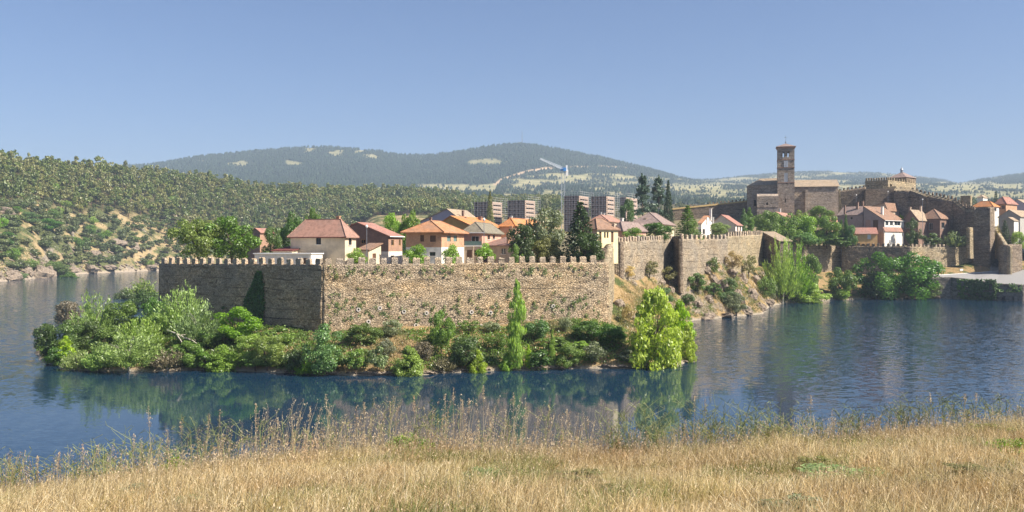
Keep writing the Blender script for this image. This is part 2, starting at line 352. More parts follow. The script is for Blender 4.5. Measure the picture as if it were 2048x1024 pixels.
# land cover: 0 dry grass / clearing, 1 forest (a map of what grows where; clearings, tracks and fields are real places)
def ell(u, v, cu, cv, a, b, s=3.): return np.clip((1.15 - np.sqrt(((u-cu)/a)**2 + ((v-cv)/b)**2))*s, 0, .8)
def track(u, v, pts, w):
    d = np.full(np.shape(u), 1e9)
    for (a, b), (c, e) in zip(pts[:-1], pts[1:]):
        ex, ey = c-a, e-b; t = np.clip(((u-a)*ex + (v-b)*ey)/(ex*ex+ey*ey), 0, 1); d = np.minimum(d, np.hypot((u-a-t*ex)*.6, v-b-t*ey))
    return np.clip((w - d)/1.2 + .5, 0, 1)
def cover(u, D, z):
    v = CY - (z - H)*F/D
    wob = fbm(u/34, v/9, 3, 55); uw = u + wob*40 + fbm(u/8, v/3, 2, 57)*16; vw = v + fbm(u/22, v/7, 3, 66)*8
    bare = np.zeros(np.shape(u))
    for e in ((480,329,24,5), (405,322,7,2.5), (585,327,13,5.5), (620,301,11,4.5), (676,307,17,5), (722,304,8,3), (745,313,12,5), (972,324,34,6.5), (905,331,8,3), (1600,372,30,8)):
        bare = np.maximum(bare, ell(uw, vw, *e))
    tr = track(u + wob*5, v + wob*3, [(990, 368), (1003, 359), (1030, 350), (1060, 343), (1085, 338), (1105, 336)], 2.4)
    tr = np.maximum(tr, .75*track(u + wob*9, v + wob*4, [(1132, 334), (1160, 333.5), (1184, 335)], 1.5)); tr = np.maximum(tr, .7*track(u + wob*9, v + wob*4, [(1200, 332), (1236, 334), (1275, 339)], 1.2))
    fields = sstep(366, 371, vw)*(1-sstep(384, 392, vw))*sstep(800, 850, uw)*(1-sstep(985, 1000, uw))
    low = sstep(0, 1, (vw - np.interp(u, [980, 1040, 1100, 1200, 1300, 1400, 1500, 1700, 2100], [372, 352, 345, 345, 352, 358, 352, 360, 366]))/4)*sstep(985, 1010, uw)
    scrub = low*np.clip(.74 + 2.6*fbm(u/46, v/4.2, 4, 88) + .12*np.sin(v/3.1), 0, 1)
    right = sstep(1360, 1420, u)*np.clip(.34 + 2.0*fbm(u/60, v/6, 4, 99), 0, 1)
    b = np.maximum.reduce([bare, fields, scrub, right]); near = 1 - sstep(1500, 1900, D)
    openl = np.zeros(np.shape(u))
    return np.clip(b, 0, 1)*(1-near), tr*(1-near), near
bare, trk, near = cover(gu, gD, gz)
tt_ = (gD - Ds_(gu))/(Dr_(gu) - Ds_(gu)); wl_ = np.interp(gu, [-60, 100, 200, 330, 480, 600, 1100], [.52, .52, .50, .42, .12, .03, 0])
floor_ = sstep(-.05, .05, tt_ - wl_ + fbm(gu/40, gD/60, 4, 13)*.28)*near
me = np_mesh('hills', V, Q, None, True)
at = me.color_attributes.new('cover', 'FLOAT_COLOR', 'POINT')
at.data.foreach_set('color', np.stack([bare.ravel(), trk.ravel(), near.ravel(), floor_.ravel()], 1).astype(np.float32).ravel())
def mat_hills():
    t = NT('hillside'); at = t.n('Attribute', attribute_name='cover'); s = t.n('SeparateColor', ins={0: at.outputs['Color']})
    n1 = t.noise(t.pos(), .03, 6, .65); n2 = t.noise(t.pos(), .35, 5, .7); n3 = t.noise(t.pos((1, .4, 1)), .012, 5, .6)
    forest = t.ramp(n1, [(.3, (.012, .022, .014)), (.55, (.024, .04, .022)), (.75, (.04, .06, .03))])
    dry = t.ramp(n1, [(.25, (.17, .17, .075)), (.5, (.31, .28, .14)), (.75, (.44, .38, .22))])
    c = t.mix(s.outputs[0], forest, dry)
    c = t.mix(s.outputs[1], c, (.5, .36, .22))
    g = t.n('NewGeometry'); nz = t.n('SeparateXYZ', ins={0: g.outputs['True Normal']}).outputs[2]
    straw = t.ramp(n2, [(.2, (.17, .125, .06)), (.5, (.34, .255, .135)), (.8, (.45, .36, .21))])
    grn = t.ramp(n2, [(.3, (.05, .065, .022)), (.7, (.14, .15, .06))])
    nn = t.noise(t.pos(), .035, 4, .6)
    nearc = t.mix(t.maprange(nn, .46, .56), straw, grn)
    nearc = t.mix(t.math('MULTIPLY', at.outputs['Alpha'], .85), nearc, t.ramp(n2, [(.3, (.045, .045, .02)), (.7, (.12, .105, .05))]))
    rock = t.ramp(n2, [(.25, (.1, .085, .065)), (.5, (.24, .2, .155)), (.8, (.4, .34, .26))])
    st = t.math('ADD', t.math('SUBTRACT', t.maprange(nz, .9, .6, 0, .5), at.outputs['Alpha']), t.math('MULTIPLY', t.math('SUBTRACT', t.noise(t.pos(), .04, 5, .65), .5), 2.6))
    nearc = t.mix(t.maprange(st, .5, .6), nearc, rock)
    zz = t.n('SeparateXYZ', ins={0: g.outputs['Position']}).outputs[2]
    nearc = t.mix(t.maprange(t.math('ADD', zz, t.math('MULTIPLY', n2, 5)), 3.2, 5.6, 1, 0), nearc, t.mix(.45, rock, (.47, .38, .28)))
    c = t.mix(s.outputs[2], c, nearc)
    t.principled(c, .98, t.bump(n2, 1.2), .05); return t.m
me.materials.append(mat_hills())
tag(link('hills', me), kind='structure')

# ------------------------------------------------------------------ lake bed sheet and water
M_bed = mat_plain('lake_bed', (.12, .11, .08), .95)
tag(link('ground', grid_mesh('ground', np.linspace(-9000, 9000, 10), np.linspace(-700, 9000, 10), lambda a, b: a*0 - 7., M_bed)), kind='structure')
def mat_water():
    t = NT('lake_water'); g = t.n('NewGeometry')
    w1 = t.noise(t.pos((.55, 1, 1)), 1.1, 3, .55); w2 = t.noise(t.pos((.45, .8, 1)), .33, 3, .5); patch = t.noise(t.pos((.6, 1, 1)), .018, 3, .5)
    h = t.math('ADD', w1, t.math('MULTIPLY', w2, 1.6))
    ctr = t.n('VectorMath', operation='LENGTH', ins={0: t.n('Mapping', ins={'Vector': g.outputs['Position'], 'Location': (.15, -2.25, 0), 'Scale': (.0125, .0175, 0)}).outputs[0]}).outputs['Value']
    k = t.math('MULTIPLY', t.maprange(patch, .3, .7, .6, 1.3), t.maprange(t.math('ADD', ctr, t.math('MULTIPLY', patch, .5)), .7, 1.9, .13, 4.2))
    c1 = t.noise(t.pos((.6, 1, 1)), 4.2, 3, .6, 'Color'); c2 = t.noise(t.pos((.45, .9, 1)), 1.5, 2, .5, 'Color')
    v = t.n('VectorMath', operation='ADD', ins={0: t.n('VectorMath', operation='SUBTRACT', ins={0: c1, 1: (.5, .5, .5)}), 1: t.n('VectorMath', operation='SUBTRACT', ins={0: c2, 1: (.5, .5, .5)})})
    v = t.n('VectorMath', operation='SCALE', ins={0: v, 'Scale': t.math('MULTIPLY', k, .115)})
    v = t.n('VectorMath', operation='MULTIPLY', ins={0: v, 1: (1., 1.15, 0)})
    v = t.n('VectorMath', operation='NORMALIZE', ins={0: t.n('VectorMath', operation='ADD', ins={0: v, 1: (0, 0, 1)})})
    deep = t.n('BsdfPrincipled', ins={'Base Color': (.009, .03, .058, 1), 'Roughness': .05, 'IOR': 1.333, 'Specular IOR Level': .5, 'Normal': v.outputs[0]})
    t.t.links.new(deep.outputs[0], t.out.inputs['Surface']); return t.m
M_water = mat_water()
tag(link('lake', grid_mesh('lake', np.linspace(-2200, 700, 12), np.linspace(-60, 1500, 12), lambda a, b: a*0, M_water)), kind='structure')

# ------------------------------------------------------------------ the near bank the photographer stands on
gc_ = keyi([(-600, 1020), (0, 1003), (150, 985), (300, 958), (450, 930), (600, 912), (750, 903), (900, 900), (1100, 910), (1300, 910), (1500, 898), (1700, 880), (1850, 866), (2048, 862), (2700, 850)])
Dc_ = keyi([(-600, 10.5), (0, 11), (600, 11.5), (1100, 12), (1600, 12.5), (2048, 13), (2700, 13.5)])
def z_bank(x, y):
    x = np.asarray(x, float); y = np.asarray(y, float); u = CX + F*x/np.maximum(y, 6.0)
    u = np.clip(u, -600, 2700); Dc = Dc_(u); zc = Z(gc_(u), Dc)
    t = np.clip((y - 3)/(Dc - 3), 0, 1); near = 20.45 + (zc - 20.45)*t
    near = np.where(y < 3, 20.45 + (3-y)*.02, near)
    dn = np.maximum(y - Dc, 0); z = near - np.where(dn > 0, np.minimum(dn*dn*.12, .3) + dn*.46, 0)
    bump = (fbm(x/1.6, y/1.6, 3, 12)*.16 + fbm(x/.5, y/.5, 2, 14)*.06)
    return np.maximum(z + bump, -5.5)
def mat_bank():
    t = NT('straw_ground'); n = t.noise(t.pos(), 5, 5, .7); n2 = t.noise(t.pos(), .5, 3)
    c = t.ramp(n, [(.25, (.1, .07, .035)), (.5, (.25, .175, .085)), (.8, (.38, .28, .15))]); c = t.mix(t.maprange(n2, .55, .7, 0, .5), c, (.1, .1, .04))
    t.principled(c, .97, t.bump(n, .06), .05); return t.m
xs = np.concatenate([np.linspace(-70, -14, 15), np.arange(-13.8, 14, .2), np.linspace(14.2, 70, 15)]); ys = np.concatenate([np.linspace(-40, 0, 6), np.arange(.5, 16, .2), np.linspace(16.5, 75, 30)])
tag(link('grassy_bank', grid_mesh('grassy_bank', xs, ys, z_bank, mat_bank())), kind='structure')

# ------------------------------------------------------------------ air, sky, sun, camera
def make_air(dens):
    m = bpy.data.materials.new('thin_air'); m.use_nodes = True; t = m.node_tree; t.nodes.clear()
    o = t.nodes.new('ShaderNodeOutputMaterial'); v = t.nodes.new('ShaderNodeVolumePrincipled')
    v.inputs['Color'].default_value = AIR_COL; v.inputs['Density'].default_value = dens; v.inputs['Anisotropy'].default_value = 0.0
    t.links.new(v.outputs[0], o.inputs['Volume']); mb = MB(); mb.abox(-9300, 9300, -800, 9200, -8.5, 640)
    tag(link('haze', mb.mesh('haze', m, uv=False)), kind='stuff')
AIR_COL = (.64, .8, 1.0, 1)
make_air(1.2e-4)
w = bpy.data.worlds.new('World'); scene.world = w; w.use_nodes = True; wt = w.node_tree; wt.nodes.clear()
sky = wt.nodes.new('ShaderNodeTexSky'); sky.sky_type = 'NISHITA'; sky.sun_disc = False; sky.sun_elevation = SUN_ELEV; sky.sun_rotation = SUN_AZ
sky.altitude = 1000; sky.air_density = 1.0; sky.dust_density = 4.5; sky.ozone_density = 4.0
bg = wt.nodes.new('ShaderNodeBackground'); bg.inputs[1].default_value = .06; wo = wt.nodes.new('ShaderNodeOutputWorld')
tn = wt.nodes.new('ShaderNodeMix'); tn.data_type = 'RGBA'; tn.blend_type = 'MULTIPLY'; tn.inputs[0].default_value = 1; tn.inputs[7].default_value = (.86, .95, 1.12, 1); wt.links.new(sky.outputs[0], tn.inputs[6]); wt.links.new(tn.outputs[2], bg.inputs[0]); wt.links.new(bg.outputs[0], wo.inputs[0])
sl = bpy.data.lights.new('sun', 'SUN'); sl.energy = 5.0; sl.angle = math.radians(.55); sl.color = (1, .92, .8)
so = bpy.data.objects.new('sun', sl); COL.objects.link(so); so.location = tuple(SUN*500 + np.array([0, 200, 0]))
from mathutils import Vector
so.rotation_euler = Vector(tuple(-SUN)).to_track_quat('-Z', 'Y').to_euler()
cam = bpy.data.cameras.new('camera'); co = bpy.data.objects.new('camera', cam); COL.objects.link(co); co.location = (0, 0, H); co.rotation_euler = (math.radians(90), 0, 0)
cam.sensor_width = 36; cam.lens = 36*F/2048; cam.shift_y = (CY - 512)/2048; cam.clip_end = 30000; cam.clip_start = .1
scene.camera = co
scene.view_settings.view_transform = 'Standard'; scene.view_settings.look = 'None'; scene.view_settings.exposure = 1.02; scene.view_settings.gamma = 1
scene.render.resolution_x = 1024; scene.render.resolution_y = 512
scene.cycles.max_bounces = 6; scene.cycles.diffuse_bounces = 3; scene.cycles.glossy_bounces = 3; scene.cycles.transmission_bounces = 3; scene.cycles.volume_bounces = 0; scene.cycles.transparent_max_bounces = 6
scene.cycles.use_denoising = True
scene.cycles.use_adaptive_sampling = True; scene.cycles.adaptive_threshold = .015
# ------------------------------------------------------------------ foliage: leaf-sized cards through the crown's volume
def unit(a): return a/np.maximum(np.linalg.norm(a, axis=-1, keepdims=True), 1e-9)
def rdir(n, up=0.0):
    d = unit(R.normal(size=(n, 3))); d[:, 2] += up; return unit(d)
def cards(pos, nrm, size, aspect=.55, axis=None, jit=.5):
    n = len(pos); nrm = unit(nrm + R.normal(size=(n, 3))*jit)
    ref = R.normal(size=(n, 3)) if axis is None else axis + R.normal(size=(n, 3))*.35
    a = unit(ref - (ref*nrm).sum(1, keepdims=True)*nrm); b = np.cross(nrm, a)
    s = np.broadcast_to(np.asarray(size, float), (n,))[:, None]*R.uniform(.65, 1.35, (n, 1))
    V = np.stack([pos - a*s, pos + b*s*aspect, pos + a*s, pos - b*s*aspect], 1).reshape(-1, 3)
    return V
def crown_mesh(name, V, mat=None):
    return np_mesh(name, V, np.arange(len(V)).reshape(-1, 4), mat)
def blobs_dome(n, z0, flat=1.0, rr=(.13, .21), bias=.0):
    """blob centres in a dome x,y in +-.5, z in z0..1"""
    c, r = [], []
    for i in range(n):
        rad = R.uniform(*rr); d = rdir(1)[0]; k = R.uniform(.25, 1)**.5
        hx = .5 - rad*.8; hz = (1 - z0)/2 - rad*.75*flat
        c.append((d[0]*k*hx, d[1]*k*hx, (1+z0)/2 + d[2]*k*max(hz, .02))); r.append(rad)
    return np.array(c), np.array(r)
def leaves_in(c, r, n, leaf, squash=.85, inner=.45, up=.25, **kw):
    k = R.choice(len(c), n, p=(r**2)/(r**2).sum()); d = rdir(n, up); q = R.uniform(inner**3, 1.12, n)**(1/3)
    p = c[k] + d*(r[k]*q)[:, None]*np.array([1, 1, squash]); return cards(p, d, leaf, **kw)
def v_round(n=2900, leaf=.03, nb=19, z0=-.02, **kw):
    c, r = blobs_dome(nb, z0, **kw); return leaves_in(c, r, n, leaf)
def v_feather(n=3000, leaf=.05, nb=20):
    """willow-like: many thin shoots fanning up and out"""
    ns = 130; a = R.uniform(0, 2*np.pi, ns); sp = R.uniform(.05, 1, ns)**.6
    tip = np.stack([np.cos(a)*sp*.5, np.sin(a)*sp*.5, R.uniform(.35, 1, ns)*(1.08 - .55*sp**2)], 1); root = tip*np.array([.35, .35, .0])
    k = R.integers(0, ns, n); t = R.uniform(.25, 1, n)**.6
    p = root[k] + (tip - root)[k]*t[:, None]; p[:, :2] *= (1 + .15*(t**2)[:, None]); p += R.normal(size=(n, 3))*.022
    ax = unit((tip - root)[k]); return cards(p, np.cross(ax, rdir(n)), leaf, .28, ax, .35)
def v_bramble(n=2400, leaf=.035):
    c, r = blobs_dome(22, 0, rr=(.1, .17)); c[:, 2] *= .9; return leaves_in(c, r, n, leaf, .7, .5, .5)
def v_poplar(n=3200, leaf=.035):
    nb = 46; z = np.linspace(.05, .97, nb); prof = .5*np.sin(np.pi*np.clip(z*.93 + .06, 0, 1))**.75*(1 - .35*z); a = R.uniform(0, 6.28, nb)
    c = np.stack([np.cos(a)*prof*.5, np.sin(a)*prof*.5, z], 1); r = prof*.62 + .03
    k = R.choice(nb, n, p=r/r.sum()); d = rdir(n, .3); q = R.uniform(.2, 1.1, n)**(1/2.5)
    p = c[k] + d*(r[k]*q)[:, None]*np.array([1, 1, .16]); ax = np.tile([0, 0, 1.], (n, 1)) + d*.6; return cards(p, d, leaf, .5, ax, .5)*np.array([1, 1, 1.])
def v_limetree(n=9000, leaf=.026):
    nb = 95; c, r = [], []
    for i in range(nb):
        z = R.uniform(.05, .95)**1.15; w = .5*min(1, (1.06 - z)*1.35)*(.7 + .3*min(1, z*4)); a = R.uniform(0, 6.28); k = R.uniform(0, 1)**.5
        rad = R.uniform(.08, .15)*(1.15 - .5*z); c.append((math.cos(a)*k*(w - rad*.5), math.sin(a)*k*(w - rad*.5), z)); r.append(rad)
    c, r = np.array(c), np.array(r); k = R.choice(nb, n, p=r**2/(r**2).sum()); d = rdir(n, .3); q = R.uniform(.1, 1.15, n)**(1/3)
    p = c[k] + d*(r[k]*q)[:, None]*np.array([1, 1, .8]); ax = np.tile([0, 0, 1.], (n, 1)) + d*.8; return cards(p, d, leaf, .55, ax)
def v_egg(n=9000, leaf=.024):
    nb = 90; z = R.uniform(.02, .93, nb); w = .5*np.sin(np.pi*np.clip(.36 + .62*z, 0, 1))**.85; a = R.uniform(0, 6.28, nb); k = R.uniform(0, 1, nb)**.5; rad = R.uniform(.07, .15, nb)
    c = np.stack([np.cos(a)*k*np.maximum(w - rad*.6, .01), np.sin(a)*k*np.maximum(w - rad*.6, .01), z], 1); i = R.choice(nb, n, p=rad**2/(rad**2).sum()); d = rdir(n, .3); q = R.uniform(.1, 1.3, n)**(1/3)
    p = c[i] + d*(rad[i]*q)[:, None]*np.array([1, 1, .75]); return cards(p, d, leaf, .55, np.tile([0, 0, 1.], (n, 1)) + d*.8)
def v_conifer(n=3600, leaf=.03, layers=17, droop=.12, w=.5, irregular=.25):
    P_, N_, A_ = [], [], []
    for i in range(layers):
        z = .06 + .9*i/(layers - 1); L = w*(1 - z)**.82*1.02 + .012; nb = 8
        for j in range(nb):
            a = 2*np.pi*(j + R.uniform(0, 1))/nb; l = L*R.uniform(1 - irregular, 1.08); m = max(6, int(n/(layers*nb)*(.35 + 1.5*l/w)))
            t = R.uniform(.12, 1, m)**.7; side = R.normal(size=m)*.06*(1 - .5*t)*(l/w + .3)
            x = np.cos(a)*l*t - np.sin(a)*side; y = np.sin(a)*l*t + np.cos(a)*side
            zz = z - droop*l*t*1.2 + R.normal(size=m)*.009 + .05*l*t**3
            P_.append(np.stack([x, y, zz], 1)); N_.append(np.tile([0, 0, 1.], (m, 1))); A_.append(np.tile([math.cos(a), math.sin(a), -.3], (m, 1)))
    p, nn, ax = map(np.concatenate, (P_, N_, A_)); return cards(p, nn, leaf, .4, ax, .6)
def v_cedar(n=3600, leaf=.03):
    P_, N_ = [], []
    for i in range(34):
        z = R.uniform(.12, .97); L = .5*(1 - z)**.6*R.uniform(.55, 1.1); a = R.uniform(0, 6.28); m = n//34; t = R.uniform(.1, 1, m)
        wd = R.normal(size=m)*.075*(.4 + t*.6); x = np.cos(a)*L*t - np.sin(a)*wd; y = np.sin(a)*L*t + np.cos(a)*wd
        P_.append(np.stack([x, y, z + .10*t*R.uniform(-.6, .8) + R.normal(size=m)*.016], 1)); N_.append(np.tile([0, 0, 1.], (m, 1)))
    return cards(np.concatenate(P_), np.concatenate(N_), leaf, .5, None, .7)
def v_pine(n=700, leaf=.06, open_=True):
    nb = R.integers(9, 14); c, r = [], []
    for i in range(nb):
        z = R.uniform(.42, .95); w = .42*math.sin(math.pi*min(1, max(.08, (1.04 - z)/.72)))**.8; a = R.uniform(0, 6.28); k = R.uniform(0, 1)**.5
        c.append((math.cos(a)*w*k, math.sin(a)*w*k, z)); r.append(R.uniform(.12, .2))
    c.append((0, 0, .93)); r.append(.1)
    return leaves_in(np.array(c), np.array(r), n, leaf, .62, .35, .35)
def v_oak(n=650, leaf=.065):
    c, r = blobs_dome(11, .22, rr=(.16, .25)); return leaves_in(c, r, n, leaf, .8, .4, .3)
# trunks (unit height, flare at foot, a few limbs)
def trunk_mesh(name, h=.5, r=.03, limbs=5, spread=.25, mat=None, top=.9):
    m = MB(); x = np.cumsum(R.normal(size=(5, 2))*.012, 0); zs = np.linspace(-.03, h, 5)
    m.tube([(x[i, 0], x[i, 1], zs[i]) for i in range(5)], [r*1.35, r, r*.9, r*.75, r*.6], 7)
    for k in range(limbs):
        a = R.uniform(0, 6.28); z = R.uniform(h*.5, h); e = (math.cos(a)*spread*R.uniform(.5, 1), math.sin(a)*spread*R.uniform(.5, 1), z + (top - z)*R.uniform(.35, .8))
        mid = ((x[-1, 0]*.5 + e[0]*.45), (x[-1, 1]*.5 + e[1]*.45), z + (e[2] - z)*.6); m.tube([(x[-1, 0]*z/h, x[-1, 1]*z/h, z), mid, e], [r*.5, r*.35, r*.12], 5)
    return m.mesh(name, mat, uv=False)
M_bark = mat_plain('bark', (.13, .1, .075), .95, 0, .05, .35); M_bark_pine = mat_plain('pine_bark', (.16, .1, .07), .95, 0, .05, .3); M_bark_pale = mat_plain('pale_bark', (.3, .28, .23), .95, 0, .05, .3)
LEAF = {k: mat_leaf('leaves_' + k, c, **kw) for k, c, kw in [
    ('pale', (.28, .375, .12), dict(trans=.42)), ('pale_grey', (.25, .32, .14), dict(trans=.38)), ('green', (.155, .25, .045), dict(trans=.4)), ('light', (.25, .38, .06), dict(trans=.45)),
    ('lime', (.33, .46, .022), dict(trans=.5)), ('dark', (.085, .145, .035), dict()), ('deep', (.11, .2, .04), dict(trans=.4)), ('blue', (.14, .23, .08), dict()),
    ('grey', (.22, .26, .14), dict()), ('olive', (.22, .22, .08), dict()), ('brown', (.24, .21, .12), dict(trans=.2)), ('conifer', (.065, .1, .04), dict(trans=.15)), ('conifer_blue', (.085, .135, .085), dict(trans=.15)),
    ('pine', (.125, .148, .043), dict(var=.3, trans=.25, drift=.022)), ('pine_warm', (.165, .175, .048), dict(var=.3, trans=.25, drift=.022)), ('oak', (.115, .14, .052), dict(trans=.25, drift=.03)), ('oak_grey', (.15, .17, .08), dict(trans=.25, drift=.03)), ('purple', (.08, .03, .045), dict()), ('ivy', (.075, .17, .03), dict()), ('straw', (.5, .38, .2), dict())]}
GEN = {'round': lambda: v_round(), 'round_big': lambda: v_round(7500, .021, 30, -.04, rr=(.1, .17)), 'feather': lambda: v_feather(), 'feather_big': lambda: v_feather(5200, .032), 'bramble': v_bramble, 'poplar': v_poplar, 'limetree': v_limetree, 'egg': v_egg,
       'conifer': v_conifer, 'spruce': lambda: v_conifer(4200, .028, 22, .35, .5, .3), 'cedar': v_cedar, 'pine': v_pine, 'oak': v_oak, 'wispy': lambda: v_round(1300, .032, 15, .1, rr=(.1, .17)), 'open': lambda: v_round(7000, .02, 34, .1, rr=(.09, .15))}
NVAR = {'round': 4, 'feather': 4, 'bramble': 4, 'round_big': 4, 'limetree': 3, 'feather_big': 3, 'pine': 8, 'oak': 6}
CROWN = {}
def crown_variant(kind, col, i):
    key = (kind, col, i)
    if key not in CROWN:
        base = ('geo', kind, i)
        if base not in CROWN: CROWN[base] = GEN[kind]()
        CROWN[key] = crown_mesh('crown', CROWN[base], LEAF[col])
    return CROWN[key]
TRUNK = {}
def trunk_for(kind):
    if kind not in TRUNK:
        spec = {'pine': (.62, .02, 4, .2, M_bark_pine), 'oak': (.45, .03, 4, .25, M_bark), 'poplar': (.9, .02, 3, .08, M_bark_pale), 'conifer': (.93, .02, 0, .1, M_bark), 'spruce': (.93, .02, 0, .1, M_bark), 'cedar': (.9, .025, 8, .3, M_bark),
                'limetree': (.8, .02, 9, .3, M_bark_pale)}.get(kind, (.4, .022, 7, .3, M_bark_pale if 'feather' in kind else M_bark))
        TRUNK[kind] = trunk_mesh('trunk', spec[0], spec[1], spec[2], spec[3], spec[4])
    return TRUNK[kind]
def plant(name, label, cat, kind, col, loc, w, h, group=None, trunk=True, rz=None, part='crown'):
    """one plant: an empty at its foot that parents trunk and crown (meshes shared between copies)"""
    o = thing(name, label, cat, loc, group, R.uniform(0, 6.28) if rz is None else rz); o.scale = (w, w*R.uniform(.85, 1.1), h)
    c = link(part, crown_variant(kind, col, int(R.integers(0, NVAR.get(kind, 2)))), o)
    if trunk: link('trunk' if h > 3.2 else 'stem', trunk_for(kind), o)
    return o
# ------------------------------------------------------------------ masonry
M_stone = mat_stone('rubble_masonry', (.42, .3, .175), (.58, .435, .275), (.72, .56, .37), 1.9, 3.1, .6, (.48, .4, .31), .15)
M_stone_far = mat_stone('far_masonry', (.36, .28, .19), (.5, .4, .28), (.62, .51, .37), 1.5, 2.6, .4, (.4, .35, .28))
M_stone_dark = mat_stone('brown_shade_masonry', (.23, .17, .12), (.37, .285, .205), (.5, .4, .295), 1.5, 2.6, .45, (.26, .22, .185))  # darker brown stone; its tone also paints shade on walls facing from the sun
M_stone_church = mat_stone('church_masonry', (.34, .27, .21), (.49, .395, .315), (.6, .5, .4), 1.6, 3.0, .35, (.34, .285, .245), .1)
M_stone_gold = mat_stone('golden_sunlit_masonry', (.36, .28, .17), (.55, .44, .28), (.66, .54, .36), 1.5, 2.6, .4, (.44, .38, .28))  # warm stone; its lighter tone also paints sunlight on lit stretches
M_merlon = mat_stone('merlon_masonry', (.42, .32, .22), (.54, .42, .3), (.65, .53, .39), 2.4, 3.6, .35, (.48, .41, .33), .08, .25)
def wall_mesh(name, a, b, zb, zt, th, mat, off, back=True, nz=26, rough=.16, step=.7, inward=1):
    """a stretch of rubble wall from plan point a to b (outer face on the right of a->b seen from outside), closed lattice block"""
    a, b = np.array(a[:2], float), np.array(b[:2], float); L = np.linalg.norm(b - a); d = (b - a)/L; nrm = np.array([d[1], -d[0]])
    nx = max(2, int(L/step)); s = np.linspace(0, 1, nx + 1); t = np.linspace(0, 1, nz + 1); S, T = np.meshgrid(s, t)
    zb_ = zb[0] + (zb[1]-zb[0])*S; zt_ = (zt[0] + (zt[1]-zt[0])*S) if not callable(zt) else zt(S)
    zz = zb_ + (zt_ - zb_)*T
    zz = zz + np.where(T > .999, fbm(S*L/1.3, T*0 + a[0], 3, 6)*.35, 0)
    edge = np.clip(np.minimum(S, 1 - S)*L/1.0, 0, 1)
    disp = (fbm(S*L/.8 + a[0], zz/.6, 3, 17)*rough*2.2 + fbm(S*L/6 + a[1], zz/5, 2, 23)*rough*2.4)*edge
    out = a[None, None] + d*(S*L)[..., None] + nrm*(disp + (1-T)*.25)[..., None]; inn = a[None, None] + d*(S*L)[..., None] - nrm*(th + 0*S)[..., None]
    V = np.concatenate([np.dstack([out, zz]).reshape(-1, 3), np.dstack([inn, zz]).reshape(-1, 3)]); N = (nx+1)*(nz+1); I = np.arange(N).reshape(nz+1, nx+1)
    def q(A, B, C, E): return np.stack([A.ravel(), B.ravel(), C.ravel(), E.ravel()], 1)
    Q = [q(I[:-1, :-1], I[:-1, 1:], I[1:, 1:], I[1:, :-1]), q(I[:-1, 1:]+N, I[:-1, :-1]+N, I[1:, :-1]+N, I[1:, 1:]+N), q(I[-1, :-1], I[-1, 1:], I[-1, 1:]+N, I[-1, :-1]+N),
         q(I[:-1, 0]+N, I[:-1, 0], I[1:, 0], I[1:, 0]+N), q(I[:-1, -1], I[:-1, -1]+N, I[1:, -1]+N, I[1:, -1])]
    return np_mesh(name, V - np.asarray(off)[None], np.concatenate(Q), mat)
MER = {}
def merlon_mesh(w, dp, h, var):
    k = (round(w, 2), round(dp, 2), round(h, 2), var)
    if k not in MER:
        m = MB(); n = 3; pts = {}
        rr = random.Random(hash(k))
        xs_, ys_, zs_ = np.linspace(-w/2, w/2, 4), np.linspace(-dp/2, dp/2, 3), np.linspace(-.25, h, 5)
        def vtx(i, j, l):
            kk = (i, j, l)
            if kk not in pts:
                jx = rr.uniform(-.06, .06); jy = rr.uniform(-.05, .05); top = rr.uniform(-.2, .1) if l == 4 else rr.uniform(-.04, .04); sh = .93 if l == 4 else 1
                pts[kk] = len(m.v); m.v.append((xs_[i]*sh + jx, ys_[j]*sh + jy, zs_[l] + top))
            return pts[kk]
        for i in range(3):
            for l in range(4): m.f.append((vtx(i, 0, l), vtx(i+1, 0, l), vtx(i+1, 0, l+1), vtx(i, 0, l+1))); m.f.append((vtx(i+1, 2, l), vtx(i, 2, l), vtx(i, 2, l+1), vtx(i+1, 2, l+1)))
        for j in range(2):
            for l in range(4): m.f.append((vtx(0, j+1, l), vtx(0, j, l), vtx(0, j, l+1), vtx(0, j+1, l+1))); m.f.append((vtx(3, j, l), vtx(3, j+1, l), vtx(3, j+1, l+1), vtx(3, j, l+1)))
        for i in range(3):
            for j in range(2): m.f.append((vtx(i, j, 4), vtx(i+1, j, 4), vtx(i+1, j+1, 4), vtx(i, j+1, 4)))
        MER[k] = m.mesh('merlon', None, uv=False)
    return MER[k]
def merlons(parent, a, b, za, zb, n, w, h, mat, dp=.7, inset=.4, skip=(), ends=(0, 0)):
    a, b = np.array(a[:2], float), np.array(b[:2], float); L = np.linalg.norm(b-a); d = (b-a)/L; nrm = np.array([d[1], -d[0]]); ang = math.atan2(d[1], d[0]); base = np.array(parent.location)
    for i in range(n):
        if i in skip: continue
        t = (i + .5 + ends[0])/(n + ends[0] + ends[1]); p = a + d*L*t - nrm*inset
        me = merlon_mesh(w, dp, h, (i*7) % 5)
        if len(me.materials) == 0: me.materials.append(mat)
        o = link('merlon', me, parent)
        if me.materials[0] != mat: o.material_slots[0].link = 'OBJECT'; o.material_slots[0].material = mat
        o.location = (p[0]-base[0], p[1]-base[1], za + (zb-za)*t - base[2]); o.rotation_euler = (0, 0, ang + R.normal()*.03); o.scale = (R.uniform(.88, 1.08), 1, R.uniform(.84, 1.06))
def curtain(parent, name, a, b, zb, zt, th, mat, **kw): return link(name, wall_mesh(name, a, b, zb, zt, th, mat, tuple(parent.location), **kw), parent)

